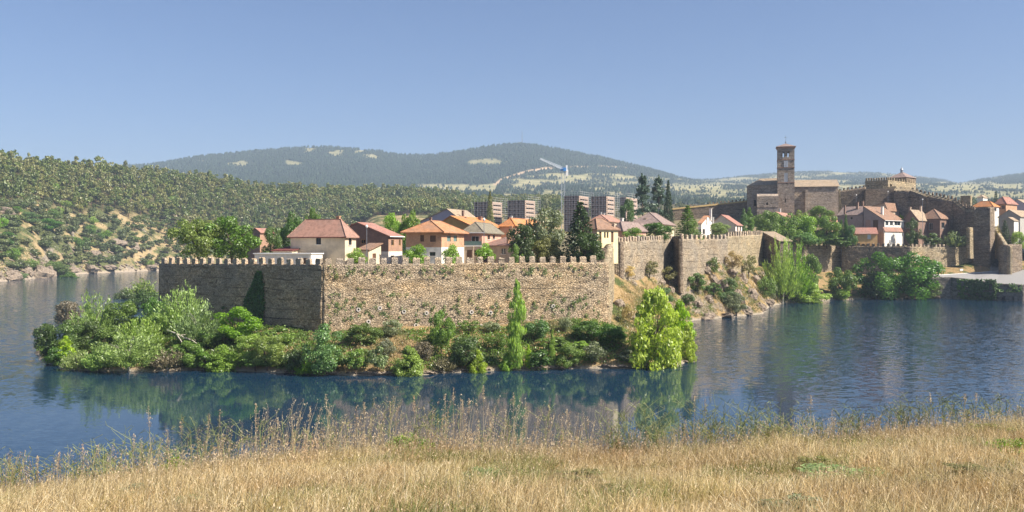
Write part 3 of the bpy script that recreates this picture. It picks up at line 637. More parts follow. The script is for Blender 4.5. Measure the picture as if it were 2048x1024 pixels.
# near bastion: shaded left wing and sunlit right wing with their crenellations
bast = thing('fortress_wall', 'big crenellated rubble bastion on the green point, shaded left wing and long sunlit front', 'wall', (*A_C, 5.0))
curtain(bast, 'wing', A_L, A_C, (3.5, 3.5), (18.4, 18.7), 2.4, M_stone, nz=34)['label'] = 'shaded rubble wing seen at a slant with ivy on it'
curtain(bast, 'wing', A_C, A_R, (3.5, 5.0), (18.7, 19.0), 2.4, M_stone, nz=34)['label'] = 'sunlit sandy rubble front with weeds in its joints'
RET = (X(1228, 226), 226.0)
curtain(bast, 'return_wall', A_R, RET, (5, 11), lambda S: 18.9 + 5.0*np.clip((S-.15)/.85, 0, 1)**1.05, 1.6, M_stone_gold)['label'] = 'thin sunlit return climbing back from the right corner'
merlons(bast, A_L, A_C, 18.35, 18.65, 19, 1.3, 1.35, M_merlon)
merlons(bast, A_C, A_R, 18.65, 18.95, 27, 1.25, 1.35, M_merlon, skip=(26,))
st = MB()                                                     # steps inside the right corner
for k in range(12):
    y0 = 186 + k*1.6; xq = 20.2 + (y0-184)*.16; st.abox(xq-4.2, xq-1.6, y0, y0+1.6, 15.5, 18.2 + k*.34)
st.build('stairs', M_stone_dark, bast)
fx = np.array(A_R) - np.array(A_C); fL = np.linalg.norm(fx); fd = fx/fL; fn = np.array([fd[1], -fd[0]])
M_pipe = mat_plain('drain_rim', (.62, .55, .48), .8); M_dark = mat_plain('dark_hole', (.012, .011, .01), .9)
def front_pt(u, v, out=.0):
    a = (u-CX)/F; t = (a*A_C[1] - A_C[0])/(fd[0] - a*fd[1]); D = A_C[1] + t*fd[1]; p = np.array(A_C) + fd*t + fn*out; return np.array([p[0], p[1], Z(v, D)])
for (u, v) in ((760,616),(717,619),(808,623),(853,626),(943,624),(981,625),(737,643),(832,650),(918,652),(962,652),(1106,612)):
    m = MB(); c = front_pt(u, v, .1); ring = []
    for k in range(10):
        a0, a1 = 2*math.pi*k/10, 2*math.pi*(k+1)/10
        for (r0, r1, y0, y1) in ((.2, .42, .22, .22), (.42, .42, .22, -.3)):
            f = lambda r, a, y: (c[0] + fd[0]*r*math.cos(a) + fn[0]*y, c[1] + fd[1]*r*math.cos(a) + fn[1]*y, c[2] + r*math.sin(a))
            m.poly(f(r0, a0, y0), f(r1, a0, y1), f(r1, a1, y1), f(r0, a1, y0))
    o = m.build('drain_spout', M_pipe, bast)
    m = MB(); m.poly(*[f(.21, 2*math.pi*k/10, .17) for k in range(10)]); h = m.build('hole', M_dark, o)
def leaf_stuff(name, pos, nrm, size, mat, kind='stuff', **kw):
    return tag(link(name, crown_mesh(name, cards(pos, nrm, size, **kw), mat)), kind=kind)
# weeds rooted in the joints of the front
wp, wn = [], []
for k in range(240):
    u = R.uniform(655, 1205); band = R.choice([0, 1, 1]); v = R.normal(542, 7) if band == 0 else R.normal(618, 17)
    if v < 531 or v > 655: continue
    c = front_pt(u, v, .22); m = int(R.integers(8, 34)); q = R.normal(size=(m, 3))*np.array([.2, .07, .24])*R.uniform(.6, 1.3)
    wp.append(c + fd[0]*0 + np.stack([fd[0]*q[:, 0] + fn[0]*np.abs(q[:, 1]), fd[1]*q[:, 0] + fn[1]*np.abs(q[:, 1]), q[:, 2]], 1)); wn.append(np.tile([fn[0], fn[1], .4], (m, 1)))
leaf_stuff('wall_weeds', np.concatenate(wp), np.concatenate(wn), .13, LEAF['green'])
# ivy on the shaded wing
lx = np.array(A_C) - np.array(A_L); lL = np.linalg.norm(lx); ld = lx/lL; ln = np.array([ld[1], -ld[0]])
def left_pt(u, v, out=.0):
    a = (u-CX)/F; t = (a*A_L[1] - A_L[0])/(ld[0] - a*ld[1]); D = A_L[1] + t*ld[1]; p = np.array(A_L) + ld*t + ln*out; return np.array([p[0], p[1], Z(v, D)])
iv = []
while len(iv) < 4200:
    v = R.uniform(543, 660); prof = np.interp(v, [543, 560, 575, 590, 605, 630, 660], [3, 7, 12, 17, 20, 20, 18]); cu = np.interp(v, [543, 575, 605, 660], [521, 516, 510, 508])
    u = cu + R.uniform(-1, 1)*prof + R.normal()*1.5; iv.append(left_pt(u, v, R.uniform(.1, .55)))
iv = np.array(iv)
o = link('ivy', crown_mesh('ivy', cards(iv, np.tile([ln[0], ln[1], .5], (len(iv), 1)), .24, .7, None, .6), LEAF['ivy'])); tag(o, 'dark ivy climbing in a tall wedge up the shaded wing of the bastion', 'ivy')

# second stretch of town wall, stepping up behind the bastion
w2 = thing('fortress_wall', 'crenellated wall stretch with close narrow merlons between the bastion and the dark jog', 'wall', (*W2a, 14.0))
curtain(w2, 'curtain', W2a, W2b, (10, 9), (Z(484, 230), Z(478, 285)), 2.2, M_stone_far)
curtain(w2, 'jog', (X(1227.5, 240), 240), W2a, (12.5, 12.5), (Z(484, 232), Z(484, 230)), 1.5, M_stone_dark, step=.5)  # shade of the left-facing jog put into the darker stone
merlons(w2, W2a, W2b, Z(484, 230), Z(478, 285), 22, 1.25, 1.35, M_merlon)
w3 = thing('fortress_wall', 'crenellated wall stretch above the rocky bluff with a dark left jog', 'wall', (*W3a, 14.0))
curtain(w3, 'jog', (X(1344, 286), 286), W3a, (7, 8), (Z(473, 285), Z(472, 272)), .8, M_stone_dark, step=.5)  # left-facing side, its shade painted with the darker stone
curtain(w3, 'curtain', W3a, W3b, (8, 9), (Z(478, 272), Z(478, 315)), .55, M_stone_far)
curtain(w3, 'curtain', W3b, W3c, (9, 9), (Z(473, 315), Z(469, 374)), 2.2, M_stone_gold)['label'] = 'paler right stretch with taller narrow merlons'
merlons(w3, W3a, W3b, Z(478, 272), Z(478, 315), 11, 1.9, 1.5, M_merlon)
merlons(w3, W3b, W3c, Z(473, 315), Z(469, 374), 16, 1.7, 1.8, M_merlon)
# weeds and tufts rooted on the second and third stretches
# far right town wall
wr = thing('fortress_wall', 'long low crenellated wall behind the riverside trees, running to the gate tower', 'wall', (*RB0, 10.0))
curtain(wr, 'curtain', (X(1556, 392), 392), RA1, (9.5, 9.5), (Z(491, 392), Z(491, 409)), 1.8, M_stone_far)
curtain(wr, 'curtain', RB0, RB1, (9.5, 9.5), (Z(492, 405), Z(493, 395)), 1.8, M_stone_dark)['label'] = 'darker middle stretch turned from the sun'  # same wall, shade put into its colour by the darker stone
curtain(wr, 'curtain', RC0, RC1, (9.5, 9.5), (Z(494, 396), Z(494, 407)), 1.8, M_stone_gold)['label'] = 'sunlit right stretch, bare of merlons near the tower'  # sunlight put into its colour by the lighter stone
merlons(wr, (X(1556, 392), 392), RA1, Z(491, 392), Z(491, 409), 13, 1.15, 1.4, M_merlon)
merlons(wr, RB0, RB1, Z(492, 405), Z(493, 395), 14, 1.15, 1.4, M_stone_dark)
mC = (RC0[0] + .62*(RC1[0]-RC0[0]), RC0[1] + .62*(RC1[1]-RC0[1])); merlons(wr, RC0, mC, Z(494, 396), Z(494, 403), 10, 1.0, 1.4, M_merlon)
# ------------------------------------------------------------------ houses
def panel(m, o, ud, n, L, z0, z1, holes=(), t=.25, see=False):
    """outer wall sheet from o along ud (plan), L long, z0..z1, with recessed openings; returns nothing, adds to m"""
    o = np.array([o[0], o[1], 0.]); ud3 = np.array([ud[0], ud[1], 0.]); n3 = np.array([n[0], n[1], 0.])
    hs = [(max(a, .02), min(b, L-.02), max(c, z0+.02), min(d, z1-.02)) for a, b, c, d in holes if b > a and min(d, z1) > max(c, z0) + .1 and min(b, L) > max(a, 0) + .1]
    xs_ = sorted({0., L} | {x for h in hs for x in h[:2]}); zs_ = sorted({z0, z1} | {z for h in hs for z in h[2:]})
    pt = lambda x, z, k=0.: tuple(o + ud3*x - n3*k + np.array([0, 0, z]))
    for x0, x1 in zip(xs_[:-1], xs_[1:]):
        for q0, q1 in zip(zs_[:-1], zs_[1:]):
            cx_, cz_ = (x0+x1)/2, (q0+q1)/2
            if any(a < cx_ < b and c < cz_ < d for a, b, c, d in hs): continue
            m.poly(pt(x0, q0), pt(x1, q0), pt(x1, q1), pt(x0, q1))
            if see: m.poly(pt(x1, q0, t), pt(x0, q0, t), pt(x0, q1, t), pt(x1, q1, t))
    for a, b, c, d in hs:
        m.poly(pt(a, c), pt(a, d), pt(a, d, t), pt(a, c, t)); m.poly(pt(b, d), pt(b, c), pt(b, c, t), pt(b, d, t))
        m.poly(pt(a, d), pt(b, d), pt(b, d, t), pt(a, d, t)); m.poly(pt(b, c), pt(a, c), pt(a, c, t), pt(b, c, t))
M_glass = NT('window_glass'); M_glass.principled((.02, .025, .03), .08, None, .5); M_glass = M_glass.m
M_frame = mat_plain('window_frame', (.12, .09, .07), .6); M_frame_w = mat_plain('white_frame', (.7, .68, .64), .6)
M_shutter_g = mat_plain('green_shutter', (.13, .2, .18), .6); M_wood = mat_plain('warm_wood', (.4, .24, .08), .6); M_wood_d = mat_plain('dark_wood', (.13, .07, .04), .6); M_garage = mat_plain('garage_door', (.42, .26, .2), .6); M_metal = mat_plain('grey_metal', (.3, .31, .33), .45, .6); M_white = mat_plain('white_paint', (.78, .76, .72), .7, 0, .3, .05)
M_antenna = mat_plain('antenna_metal', (.4, .42, .45), .4, .8)
T_pink = mat_tile('pink_tiles', (.42, .235, .175)); T_red = mat_tile('red_tiles', (.43, .215, .165)); T_orange = mat_tile('orange_tiles', (.52, .255, .13)); T_grey = mat_tile('grey_tiles', (.26, .23, .17)); T_brown = mat_tile('brown_tiles', (.33, .2, .135)); T_mauve = mat_tile('mauve_tiles', (.32, .235, .205)); T_tan = mat_tile('tan_tiles', (.42, .32, .22)); T_vivid = mat_tile('new_orange_tiles', (.62, .26, .095)); T_maroon = mat_tile('maroon_tiles', (.2, .06, .05))
C_cream = mat_plaster('cream_plaster', (.68, .56, .4)); C_white = mat_plaster('white_plaster', (.78, .73, .65)); C_yellow = mat_plaster('yellow_plaster', (.76, .64, .38)); C_mauve = mat_plaster('mauve_render', (.4, .31, .275)); C_grey = mat_plaster('grey_render', (.42, .39, .34)); C_ochre = mat_plaster('ochre_plaster', (.5, .31, .12)); C_pinkp = mat_plaster('pink_plaster', (.62, .36, .26)); C_lilac = mat_plaster('lilac_metal', (.42, .38, .45), .06); C_orange = mat_plaster('apricot_plaster', (.72, .44, .2)); C_tanp = mat_plaster('tan_plaster', (.52, .4, .3))
C_brick = mat_brick('red_brick', (.36, .19, .12), (.46, .26, .17), (.4, .3, .23)); C_brick_o = mat_brick('orange_brick', (.5, .25, .13), (.6, .33, .19), (.5, .36, .26)); C_brick_d = mat_brick('brown_brick', (.23, .14, .105), (.3, .18, .13), (.26, .2, .17))
def house(name, label, um, D, phi, ul, ur, v_eave, zb, roof, v_peak, wall, tile, over=.45, wins=(), split=None, lower=None, chims=(), rfrac=.5, group=None, cat='house', fascia=None, gable=None, aerial=None, wallR=None):
    ph = math.radians(phi); dL = np.array([-math.cos(ph), math.sin(ph)]); dR = np.array([math.sin(ph), math.cos(ph)]); nL = np.array([-math.sin(ph), -math.cos(ph)]); nR = np.array([math.cos(ph), -math.sin(ph)])
    M = np.array([X(um, D), D])
    def along(d, u): a = (u-CX)/F; return (a*M[1] - M[0])/(d[0] - a*d[1])
    LL, LR = along(dL, ul), min(along(dR, ur), 22.) if along(dR, ur) > 0 else 8.
    zc = M + dL*LL/2 + dR*LR/2; ze = Z(v_eave, D); 
    o = thing(name, label, cat, (M[0], M[1], zb), group)
    q = lambda l, r: M + dL*l + dR*r
    holesL, holesR, wl = [], [], []
    for w in wins:
        side, u0, u1, v0, v1 = w[:5]; d = dL if side == 'L' else dR; t0, t1 = sorted((along(d, u0), along(d, u1))); Dm = M[1] + (t0+t1)/2*d[1]; z0, z1 = Z(v1, Dm), Z(v0, Dm)
        (holesL if side == 'L' else holesR).append((t0, t1, z0, z1)); wl.append((side, t0, t1, z0, z1, w[5] if len(w) > 5 else 'win'))
    zs = None if split is None else Z(split, D)
    def walls(z0, z1, mat, nm, top=False, lowout=0.0, matR=None):
        a, b = (MB(), MB()) if matR else (MB(),)*2
        panel(a, q(LL, 0), -dL, nL, LL, z0, z1, [(LL-t1, LL-t0, c, d) for t0, t1, c, d in holesL]); panel(b, q(0, 0), dR, nR, LR, z0, z1, holesR)
        panel(a, q(0, LR), dL, -nL, LL, z0, z1); panel(a, q(LL, LR), -dR, -nR, LR, z0, z1)
        if top:
            if roof in ('gableL', 'gableLf'):
                for r in (0, LR): a.poly((*q(LL, r), z1), (*q(0, r), z1), (*q(LL*rfrac, r), zp - .05))
            elif roof == 'gableR':
                for l in (0, LL): b.poly((*q(l, 0), z1), (*q(l, LR), z1), (*q(l, LR*rfrac), zp - .05))
            elif roof == 'shedB':
                for l in (0, LL): a.poly((*q(l, 0), z1), (*q(l, LR), z1), (*q(l, LR), zp - .05))
                a.poly((*q(0, LR), z1), (*q(LL, LR), z1), (*q(LL, LR), zp-.05), (*q(0, LR), zp-.05))
            elif roof == 'shedL':
                for r in (0, LR): a.poly((*q(LL, r), zp - .05), (*q(LL, r), z1), (*q(0, r), z1))
                a.poly((*q(LL, 0), z1), (*q(LL, LR), z1), (*q(LL, LR), zp-.05), (*q(LL, 0), zp-.05))
        a.build(nm, mat, o)
        if matR: b.build(nm, matR, o)
    hd = LL/2 if roof.startswith('gableL') else LR/2
    if roof in ('gableL', 'gableLf'): pk = q(LL*rfrac, 0)
    elif roof in ('gableR',): pk = q(0, LR*rfrac)
    elif roof == 'shedB': pk = q(0, LR)
    elif roof == 'shedL': pk = q(LL, 0)
    else: pk = q(LL/2, LR/2)
    zp = Z(v_peak, pk[1])
    if zs is None: walls(zb-1, ze, wall, 'wall', True, matR=wallR)
    else: walls(zs, ze, wall, 'wall', True, matR=wallR); walls(zb-1, zs-.003, lower, 'lower_wall')
    # roof
    e = over; polys = []
    if roof == 'hip':
        if LL >= LR: R0, R1 = q(LR/2*.95, LR/2), q(LL-LR/2*.95, LR/2)
        else: R0, R1 = q(LL/2, LL/2*.95), q(LL/2, LR-LL/2*.95)
        sl = (zp-ze)/(min(LL, LR)/2); zo = ze - sl*e*.5
        c = [(*q(-e, -e), zo), (*q(LL+e, -e), zo), (*q(LL+e, LR+e), zo), (*q(-e, LR+e), zo)]; a0, a1 = (*R0, zp), (*R1, zp)
        if LL >= LR: polys = [(c[1], c[0], a0, a1), (c[0], c[3], a0), (c[3], c[2], a1, a0), (c[2], c[1], a1)]
        else: polys = [(c[1], c[0], a0), (c[0], c[3], a1, a0), (c[3], c[2], a1), (c[2], c[1], a0, a1)]
    elif roof in ('gableL', 'gableLf'):
        lr = LL*rfrac; s0 = (zp-ze)/max(lr, .1); s1 = (zp-ze)/max(LL-lr, .1); g = e*.6
        A, B = (*q(lr, -g), zp), (*q(lr, LR+g), zp)
        polys = [((*q(-e, -g), ze-s0*e), (*q(-e, LR+g), ze-s0*e), B, A), ((*q(LL+e, LR+g), ze-s1*e), (*q(LL+e, -g), ze-s1*e), A, B)]
    elif roof == 'gableR':
        lr = LR*rfrac; s0 = (zp-ze)/max(lr, .1); s1 = (zp-ze)/max(LR-lr, .1); g = e*.6
        A, B = (*q(-g, lr), zp), (*q(LL+g, lr), zp)
        polys = [((*q(LL+g, -e), ze-s0*e), (*q(-g, -e), ze-s0*e), A, B), ((*q(-g, LR+e), ze-s1*e), (*q(LL+g, LR+e), ze-s1*e), B, A)]
    elif roof == 'shedB':
        s0 = (zp-ze)/LR; polys = [((*q(LL+e, -e), ze-s0*e), (*q(-e, -e), ze-s0*e), (*q(-e, LR+e*.3), zp+s0*e*.3), (*q(LL+e, LR+e*.3), zp+s0*e*.3))]
    elif roof == 'shedL':
        s0 = (zp-ze)/LL; polys = [((*q(-e, -e), ze-s0*e), (*q(-e, LR+e), ze-s0*e), (*q(LL+e*.3, LR+e), zp+s0*e*.3), (*q(LL+e*.3, -e), zp+s0*e*.3))]
    elif roof == 'flat':
        polys = [((*q(LL+e, -e), ze+.25), (*q(-e, -e), ze+.25), (*q(-e, LR+e), ze+.25), (*q(LL+e, LR+e), ze+.25))]
    m = MB(); th = .24
    for p in polys:
        p = [np.array(x) for x in p]; m.poly(*p); m.poly(*[x - np.array([0, 0, th]) for x in p][::-1])
        for a, b in zip(p, p[1:] + p[:1]): m.poly(a, a - np.array([0, 0, th]), b - np.array([0, 0, th]), b)
    rf = m.build('roof', tile, o)
    if roof == 'hip':                                             # ridge and hip capping tiles
        m = MB(); ends = [(c[0], a0), (c[1], a1 if LL >= LR else a0), (c[3], a0 if LL >= LR else a1), (c[2], a1), (a0, a1)]
        for a, b in ends: m.bar(np.array(a)+np.array([0, 0, .04]), np.array(b)+np.array([0, 0, .04]), .13)
        m.build('ridge_tiles', tile, rf)
    if fascia is not None and polys:
        m = MB()
        for p in polys[:1]:
            a, b = np.array(p[0]), np.array(p[1]); m.bar(a - np.array([0, 0, .1]), b - np.array([0, 0, .1]), .14)
        m.build('gutter', fascia, rf)
    for ch in chims:
        u, v0, v1, wpx, add = ch[:5]; mt = ch[5] if len(ch) > 5 else C_brick_o; Dc = zc[1] + add; x = X(u, Dc); hw = wpx*Dc/F/2; zb_, zt_ = Z(v1, Dc) - 1.0, Z(v0, Dc)
        m = MB(); m.box((x, Dc, (zb_+zt_)/2), hw*np.array([*(-dL), 0]), hw*np.array([*dR, 0]), (0, 0, (zt_-zb_)/2)); m.box((x, Dc, zt_-.12), hw*1.3*np.array([*(-dL), 0]), hw*1.3*np.array([*dR, 0]), (0, 0, .08)); m.build('chimney', mt, rf)
    for (u, v0, v1, add) in (aerial or ()):
        Dc = zc[1] + add; x = X(u, Dc); m = MB(); zt_, zb_ = Z(v0, Dc), Z(v1, Dc) - .3; m.bar((x, Dc, zb_), (x, Dc, zt_), .045); 
        for kk in range(4): m.bar((x-.55+.08*kk, Dc, zt_-.1-.22*kk), (x+.55-.08*kk, Dc, zt_-.1-.22*kk), .03)
        m.build('antenna', M_antenna, rf)
    for side, t0, t1, z0, z1, kind in wl:
        d, n = (dL, nL) if side == 'L' else (dR, nR); d3, n3 = np.array([*d, 0]), np.array([*n, 0]); c = np.array([*(M + d*(t0+t1)/2), (z0+z1)/2]); hw, hh = (t1-t0)/2, (z1-z0)/2
        fm = {'win': M_frame, 'white': M_frame_w, 'wood': M_wood, 'door': M_wood_d, 'shutter': M_shutter_g, 'garage': M_garage, 'pale': M_frame_w}[kind]
        solid = kind in ('door', 'shutter', 'garage')
        f = MB(); fw = min(.09, hw*.3)
        for s in (-1, 1):
            f.box(c + d3*s*(hw-fw/2) - n3*.14, d3*fw/2, n3*.05, (0, 0, hh)); f.box(c + np.array([0, 0, s*(hh-fw/2)]) - n3*.14, d3*(hw-fw), n3*.05, (0, 0, fw/2))
        if not solid and hw > .45: f.box(c - n3*.14, d3*.03, n3*.045, (0, 0, hh-fw))
        fr = f.build('door' if kind in ('door', 'garage') else 'window', fm, o)
        pm = MB(); pm.box(c - n3*.19, d3*(hw-.02), n3*.02, (0, 0, hh-.02)); pm.build('panel' if solid else 'pane', fm if solid else (M_frame_w if kind == 'pale' else M_glass), fr)
        if kind == 'win': s_ = MB(); s_.box(c - np.array([0, 0, hh+.06]) + n3*.08, d3*(hw+.12), n3*.1, (0, 0, .05)); s_.build('sill', M_white, fr)
    o['_M'] = 0; del o['_M']
    return o, dict(q=q, LL=LL, LR=LR, ze=ze, zp=zp, nL=nL, nR=nR, dL=dL, dR=dR)
G = 'houses inside the town walls'
house('house', 'cream two storey house with pink hipped roof and tall brick chimney', 690, 205, 18, 581, 712, 470, 17, 'hip', 439, C_cream, T_pink, .6,
      [('L', 632, 642, 475, 489), ('R', 697.5, 703.5, 476, 490), ('R', 697, 704, 510, 523, 'door')], None, None, [(677, 432, 450, 6.5, .3), (692, 448, 456, 5, 3)], group=G, fascia=T_maroon, aerial=[(656, 436, 450, 0)])
house('house_annex', 'low cream wing with maroon lean-to roof left of the cream hipped house', 584, 206, 18, 546, 640, 500, 17, 'shedB', 487, C_cream, T_maroon, .4, cat='annex', group=G)
m = MB(); a_, b_ = P(690, 500, 204.6), P(583, 500, 214); 
house('yard_building', 'white flat-roofed low building just behind the merlons of the shaded wing', 622, 199, 14, 509, 645, 508.5, 16.5, 'flat', 505, C_white, M_white, .25, [('L', 606, 616, 516, 530, 'door')], cat='shed', group=G)
house('house', 'brown brick house with shaded gable end and sloping red roof', 777, 214, 20, 655, 804.5, 470.5, 17, 'gableL', 444, C_brick_d, T_red, .5,  # gable's darker brown brick paints its shade; lit right wall is redder
      [('L', 722, 731, 479, 487, 'wood'), ('R', 782.5, 788, 480, 491, 'wood'), ('R', 798, 801.5, 479.5, 491, 'wood'), ('R', 781.5, 789, 511, 524, 'win')], 503, C_white, [(706.5, 447, 458, 5, 0)], .5, G, wallR=C_brick, fascia=M_white)
house('house_annex', 'small cream lean-to with brown roof in front of the brown gabled house', 737, 203, 20, 716, 762, 498, 17, 'shedB', 486, C_cream, T_brown, .5, [('R', 745, 752, 507, 524, 'door')], cat='annex', group=G)
house('house', 'orange brick house with orange hipped roof over whitewashed ground floor', 883, 204, 17, 812, 928, 461.5, 17, 'hip', 442, C_brick_o, T_orange, 1.0,
      [('L', 840.5, 848, 470, 483, 'door'), ('L', 860, 871.5, 471, 483.5, 'door'), ('R', 894, 901.5, 471, 483, 'shutter'), ('R', 907, 914, 471, 483, 'shutter'), ('L', 859, 871, 504, 512), ('R', 895, 901, 508, 522, 'shutter')], 494.5, C_white, [(861, 435, 450, 4.5, 0, C_brick_d)], group=G)
house('house', 'grey roofed pink house with two small windows and a covered balcony, behind the whitewashed corner', 964, 222, 12, 928, 1062, 462, 17.5, 'hip', 446, C_pinkp, T_grey, .7,
      [('L', 943, 958, 472, 485, 'white'), ('R', 975, 980, 470, 479), ('R', 985.5, 990, 470, 478)], None, None, [(1022, 452, 466, 5, -4), (1053, 440, 452, 2.5, 2, C_brick_d)], group=G, fascia=M_white, aerial=[(968, 439, 470, -6)])
b, inf = house('balcony', 'balcony with dark green railing on cream posts beside the orange brick house', 963, 212, 12, 929, 966, 493, 17, 'flat', 490, C_tanp, M_white, .15, [('L', 934, 944, 500, 520, 'door'), ('L', 948, 960, 500, 512, 'wood')], cat='balcony', group=G)
m = MB(); q = inf['q']
for l in np.linspace(0, inf['LL'], 9): m.bar((*q(l, 0), inf['ze']+.25), (*q(l, 0), inf['ze']+1.3), .03)
p0, p1 = q(0, -.02), q(inf['LL'], -.02); m.box((*((p0+p1)/2), inf['ze']+.8), np.array([*(p1-p0), 0])/2, np.array([*inf['nL'], 0])*.03, (0, 0, .48)); m.build('railing', M_shutter_g, b)
for l in (.1, inf['LL']-.1, inf['LL']*.45): m = MB(); m.bar((*q(l, -.2), 16), (*q(l, -.2), inf['ze']+.2), .1); m.build('post', C_cream, b)
house('house', 'low tan house with pale pink corrugated roof and thick orange chimney', 1034, 205, 60, 966, 1085, 489, 17, 'shedB', 472, C_tanp, T_pink, .6, [('L', 1003, 1012, 497, 508)], None, None, [(1018, 464, 482, 7, -3, C_brick_o)], group=G)
house('house', 'house with vivid new orange roof and ochre gable', 940, 246, 22, 874, 1013, 449, 18, 'gableL', 431, C_ochre, T_vivid, .7, [], None, None, [(930, 434, 440, 5, -3, C_brick_d), (960, 433, 439, 6, 4, C_brick_d)], .58, group=G)
house('barn', 'lilac metal-clad gable rising behind the vivid orange roof', 925, 272, 22, 840, 963, 441, 18.5, 'gableL', 417, C_lilac, T_tan, .5, [], None, None, [(926, 421, 440, 4, -6, C_brick_d)], .36, cat='barn', group=G)
house('house', 'red roof low behind the vivid orange one at the foot of the scaffolds', 1030, 262, 25, 1000, 1100, 451, 19, 'hip', 438, C_pinkp, T_vivid, .5, [], None, None, [(1018, 434, 450, 3.5, 0, C_brick_d), (953+70, 432, 440, 3, 2, C_white), (1045, 437, 448, 2.5, 0, C_brick_d)], group=G)
house('house', 'reddish brick gable between the big tree and the cream house, far left of town', 520, 250, 30, 492, 548, 463, 17, 'gableL', 456, C_brick, T_red, .4, [], group=G, rfrac=.3)
house('house', 'cream yellow house with brown roof at the head of the steps', 1194, 216, 48, 1160, 1236, 456, 19, 'hip', 437, C_tanp, T_brown, .5,  # left wall's tan paints the shaded side; lit right wall stays yellow
      [('R', 1198, 1203, 463, 500, 'door'), ('R', 1208, 1211.5, 464, 476, 'wood'), ('R', 1213.5, 1217, 464, 476, 'wood'), ('R', 1222, 1227, 463, 485, 'door'), ('R', 1207, 1212, 496, 504, 'wood')], None, None, [(1228, 447, 458, 4, 0, C_tanp)], group=G, wallR=C_yellow)
house('house', 'brown roofed house right of the yellow house at the wall steps', 1245, 262, 40, 1225, 1292, 459, 21, 'hip', 444, C_pinkp, T_mauve, .5, [('R', 1252, 1257, 464, 474)], None, None, [(1244, 436, 446, 5, 2, C_white)], group=G)
house('house', 'house with long pinkish roof below the right scaffold block', 1215, 300, 20, 1180, 1275, 441, 21, 'hip', 431, C_cream, T_pink, .5, [], None, None, [(1202, 424, 434, 2.4, 0, C_white), (1208, 426, 434, 3, 1, C_white)], group=G)
house('house', 'large house with broad mauve roof left of the tall green tree', 1322, 312, 22, 1262, 1375, 446, 23, 'hip', 426, C_cream, T_mauve, .6, [], None, None, [(1291, 436, 452, 5, -8, C_cream), (1303, 434, 442, 6, -6, C_white)], group=G, aerial=[(1317, 415, 430, 0)])
house('house', 'small cream house half hidden by bushes below the broad mauve roof', 1283, 290, 35, 1262, 1310, 456, 22, 'gableL', 447, C_yellow, T_mauve, .4, [], group=G)
house('house', 'white house with small orange roof and pale chimneys above the pale round bush', 1403, 335, 25, 1396, 1437, 446, 24, 'gableR', 431, C_white, T_orange, .5, [('L', 1399, 1401.5, 458, 468), ('R', 1405, 1410, 458, 468)], None, None, [(1421, 417, 436, 4.5, 2, C_white), (1426, 434, 444, 3, -3, C_white), (1413, 435, 444, 3, -3, C_white)], group=G)
house('house', 'grey gabled house with red-brown roof and pink front left of the poplars', 1471, 348, 28, 1420, 1484, 448, 25, 'gableL', 429, C_grey, T_red, .5, [('R', 1474, 1477, 452, 462, 'door'), ('R', 1479, 1482, 452, 462, 'door')], None, None, (), .55, group=G, wallR=C_white)
house('house', 'low house with pink roof showing just above the merlons of the rocky stretch', 1457, 356, 20, 1410, 1490, 472, 24, 'hip', 459, C_tanp, T_pink, .4, [], group=G)
house('house', 'house with pale pink gable below the church, between round green bushes', 1570, 408, 30, 1532, 1592, 434, 30, 'gableL', 423, C_cream, T_pink, .5, [], None, None, [(1560, 417, 430, 3, 0, C_white)], group=G)
house('house', 'orange-roofed cottage at the foot of the church buttress behind the bushes', 1664, 418, 30, 1650, 1690, 446, 26, 'gableR', 434, C_pinkp, T_red, .5, [], group=G)
house('house', 'dark mauve block with pale grey roof at the left end of the riverside row', 1727, 413, 48, 1675, 1740, 428.5, 22, 'shedB', 412, C_mauve, T_mauve, .4, [('L', 1701, 1705, 434, 439)], 446, C_mauve, [(1689.5, 411, 424, 3, 0, C_brick_d), (1715, 404, 416, 4, 0, C_brick_d)], group=G)
house('house', 'big mauve house with shaded gable, white chimney and white garages facing the wall', 1769, 404, 50, 1727, 1808, 439, 21.5, 'gableL', 412, C_mauve, T_brown, .5,  # gable's mauve has its shade painted in; the lit front is white
      [('L', 1731, 1741, 440, 458, 'garage'), ('L', 1746, 1756, 440, 460, 'door'), ('R', 1771, 1777, 442, 451, 'white'), ('R', 1780, 1786, 442, 451, 'white'), ('R', 1789, 1801, 442, 451, 'white'), ('R', 1772, 1780, 462, 474, 'pale'), ('R', 1784, 1793, 462, 474, 'pale'), ('R', 1797, 1805, 462, 474, 'pale')], None, None, [(1764.5, 413, 426, 4, -3, C_white)], 1.0, group=G, wallR=C_white, fascia=M_white)
house('porch_roof', 'narrow pink porch roof across the white front of the big mauve house', 1769, 402.5, 50, 1767, 1808, 459, 21.5, 'shedL', 455, C_white, T_pink, .4, cat='porch', group=G)
house('house', 'tan gable behind the big mauve house under the keep', 1775, 440, 48, 1722, 1798, 417, 26, 'gableL', 405, C_tanp, T_brown, .5, [], None, None, [(1726, 402, 410, 3, -3, C_brick_d)], .1, group=G)
house('shed', 'small apricot cottage with red roof and one white window on the wall walk', 1755, 401, 12, 1712, 1762, 466, 21.5, 'gableR', 455, C_orange, T_red, .5, [('L', 1735, 1742, 469, 478, 'pale')], cat='cottage', group=G)
house('house', 'brown house with double gable and pale terrace below the climbing castle wall', 1880, 413, 50, 1838, 1899, 436, 22, 'hip', 418, C_brick_d, T_brown, .6, [('L', 1846, 1853, 445, 457), ('L', 1858, 1866, 446, 460, 'white'), ('R', 1883, 1889, 445, 456)], None, None, [(1841, 412, 424, 4, 0, C_tanp), (1820, 414, 428, 3.5, -2, C_tanp)], group=G)
house('house', 'brown-roofed wing with pale dormers left of the double gabled house', 1836, 411, 48, 1806, 1858, 438, 22, 'gableL', 419, C_brick_d, T_tan, .5, [('L', 1812, 1818, 446, 456)], group=G)
GR = 'houses beyond the gate tower'
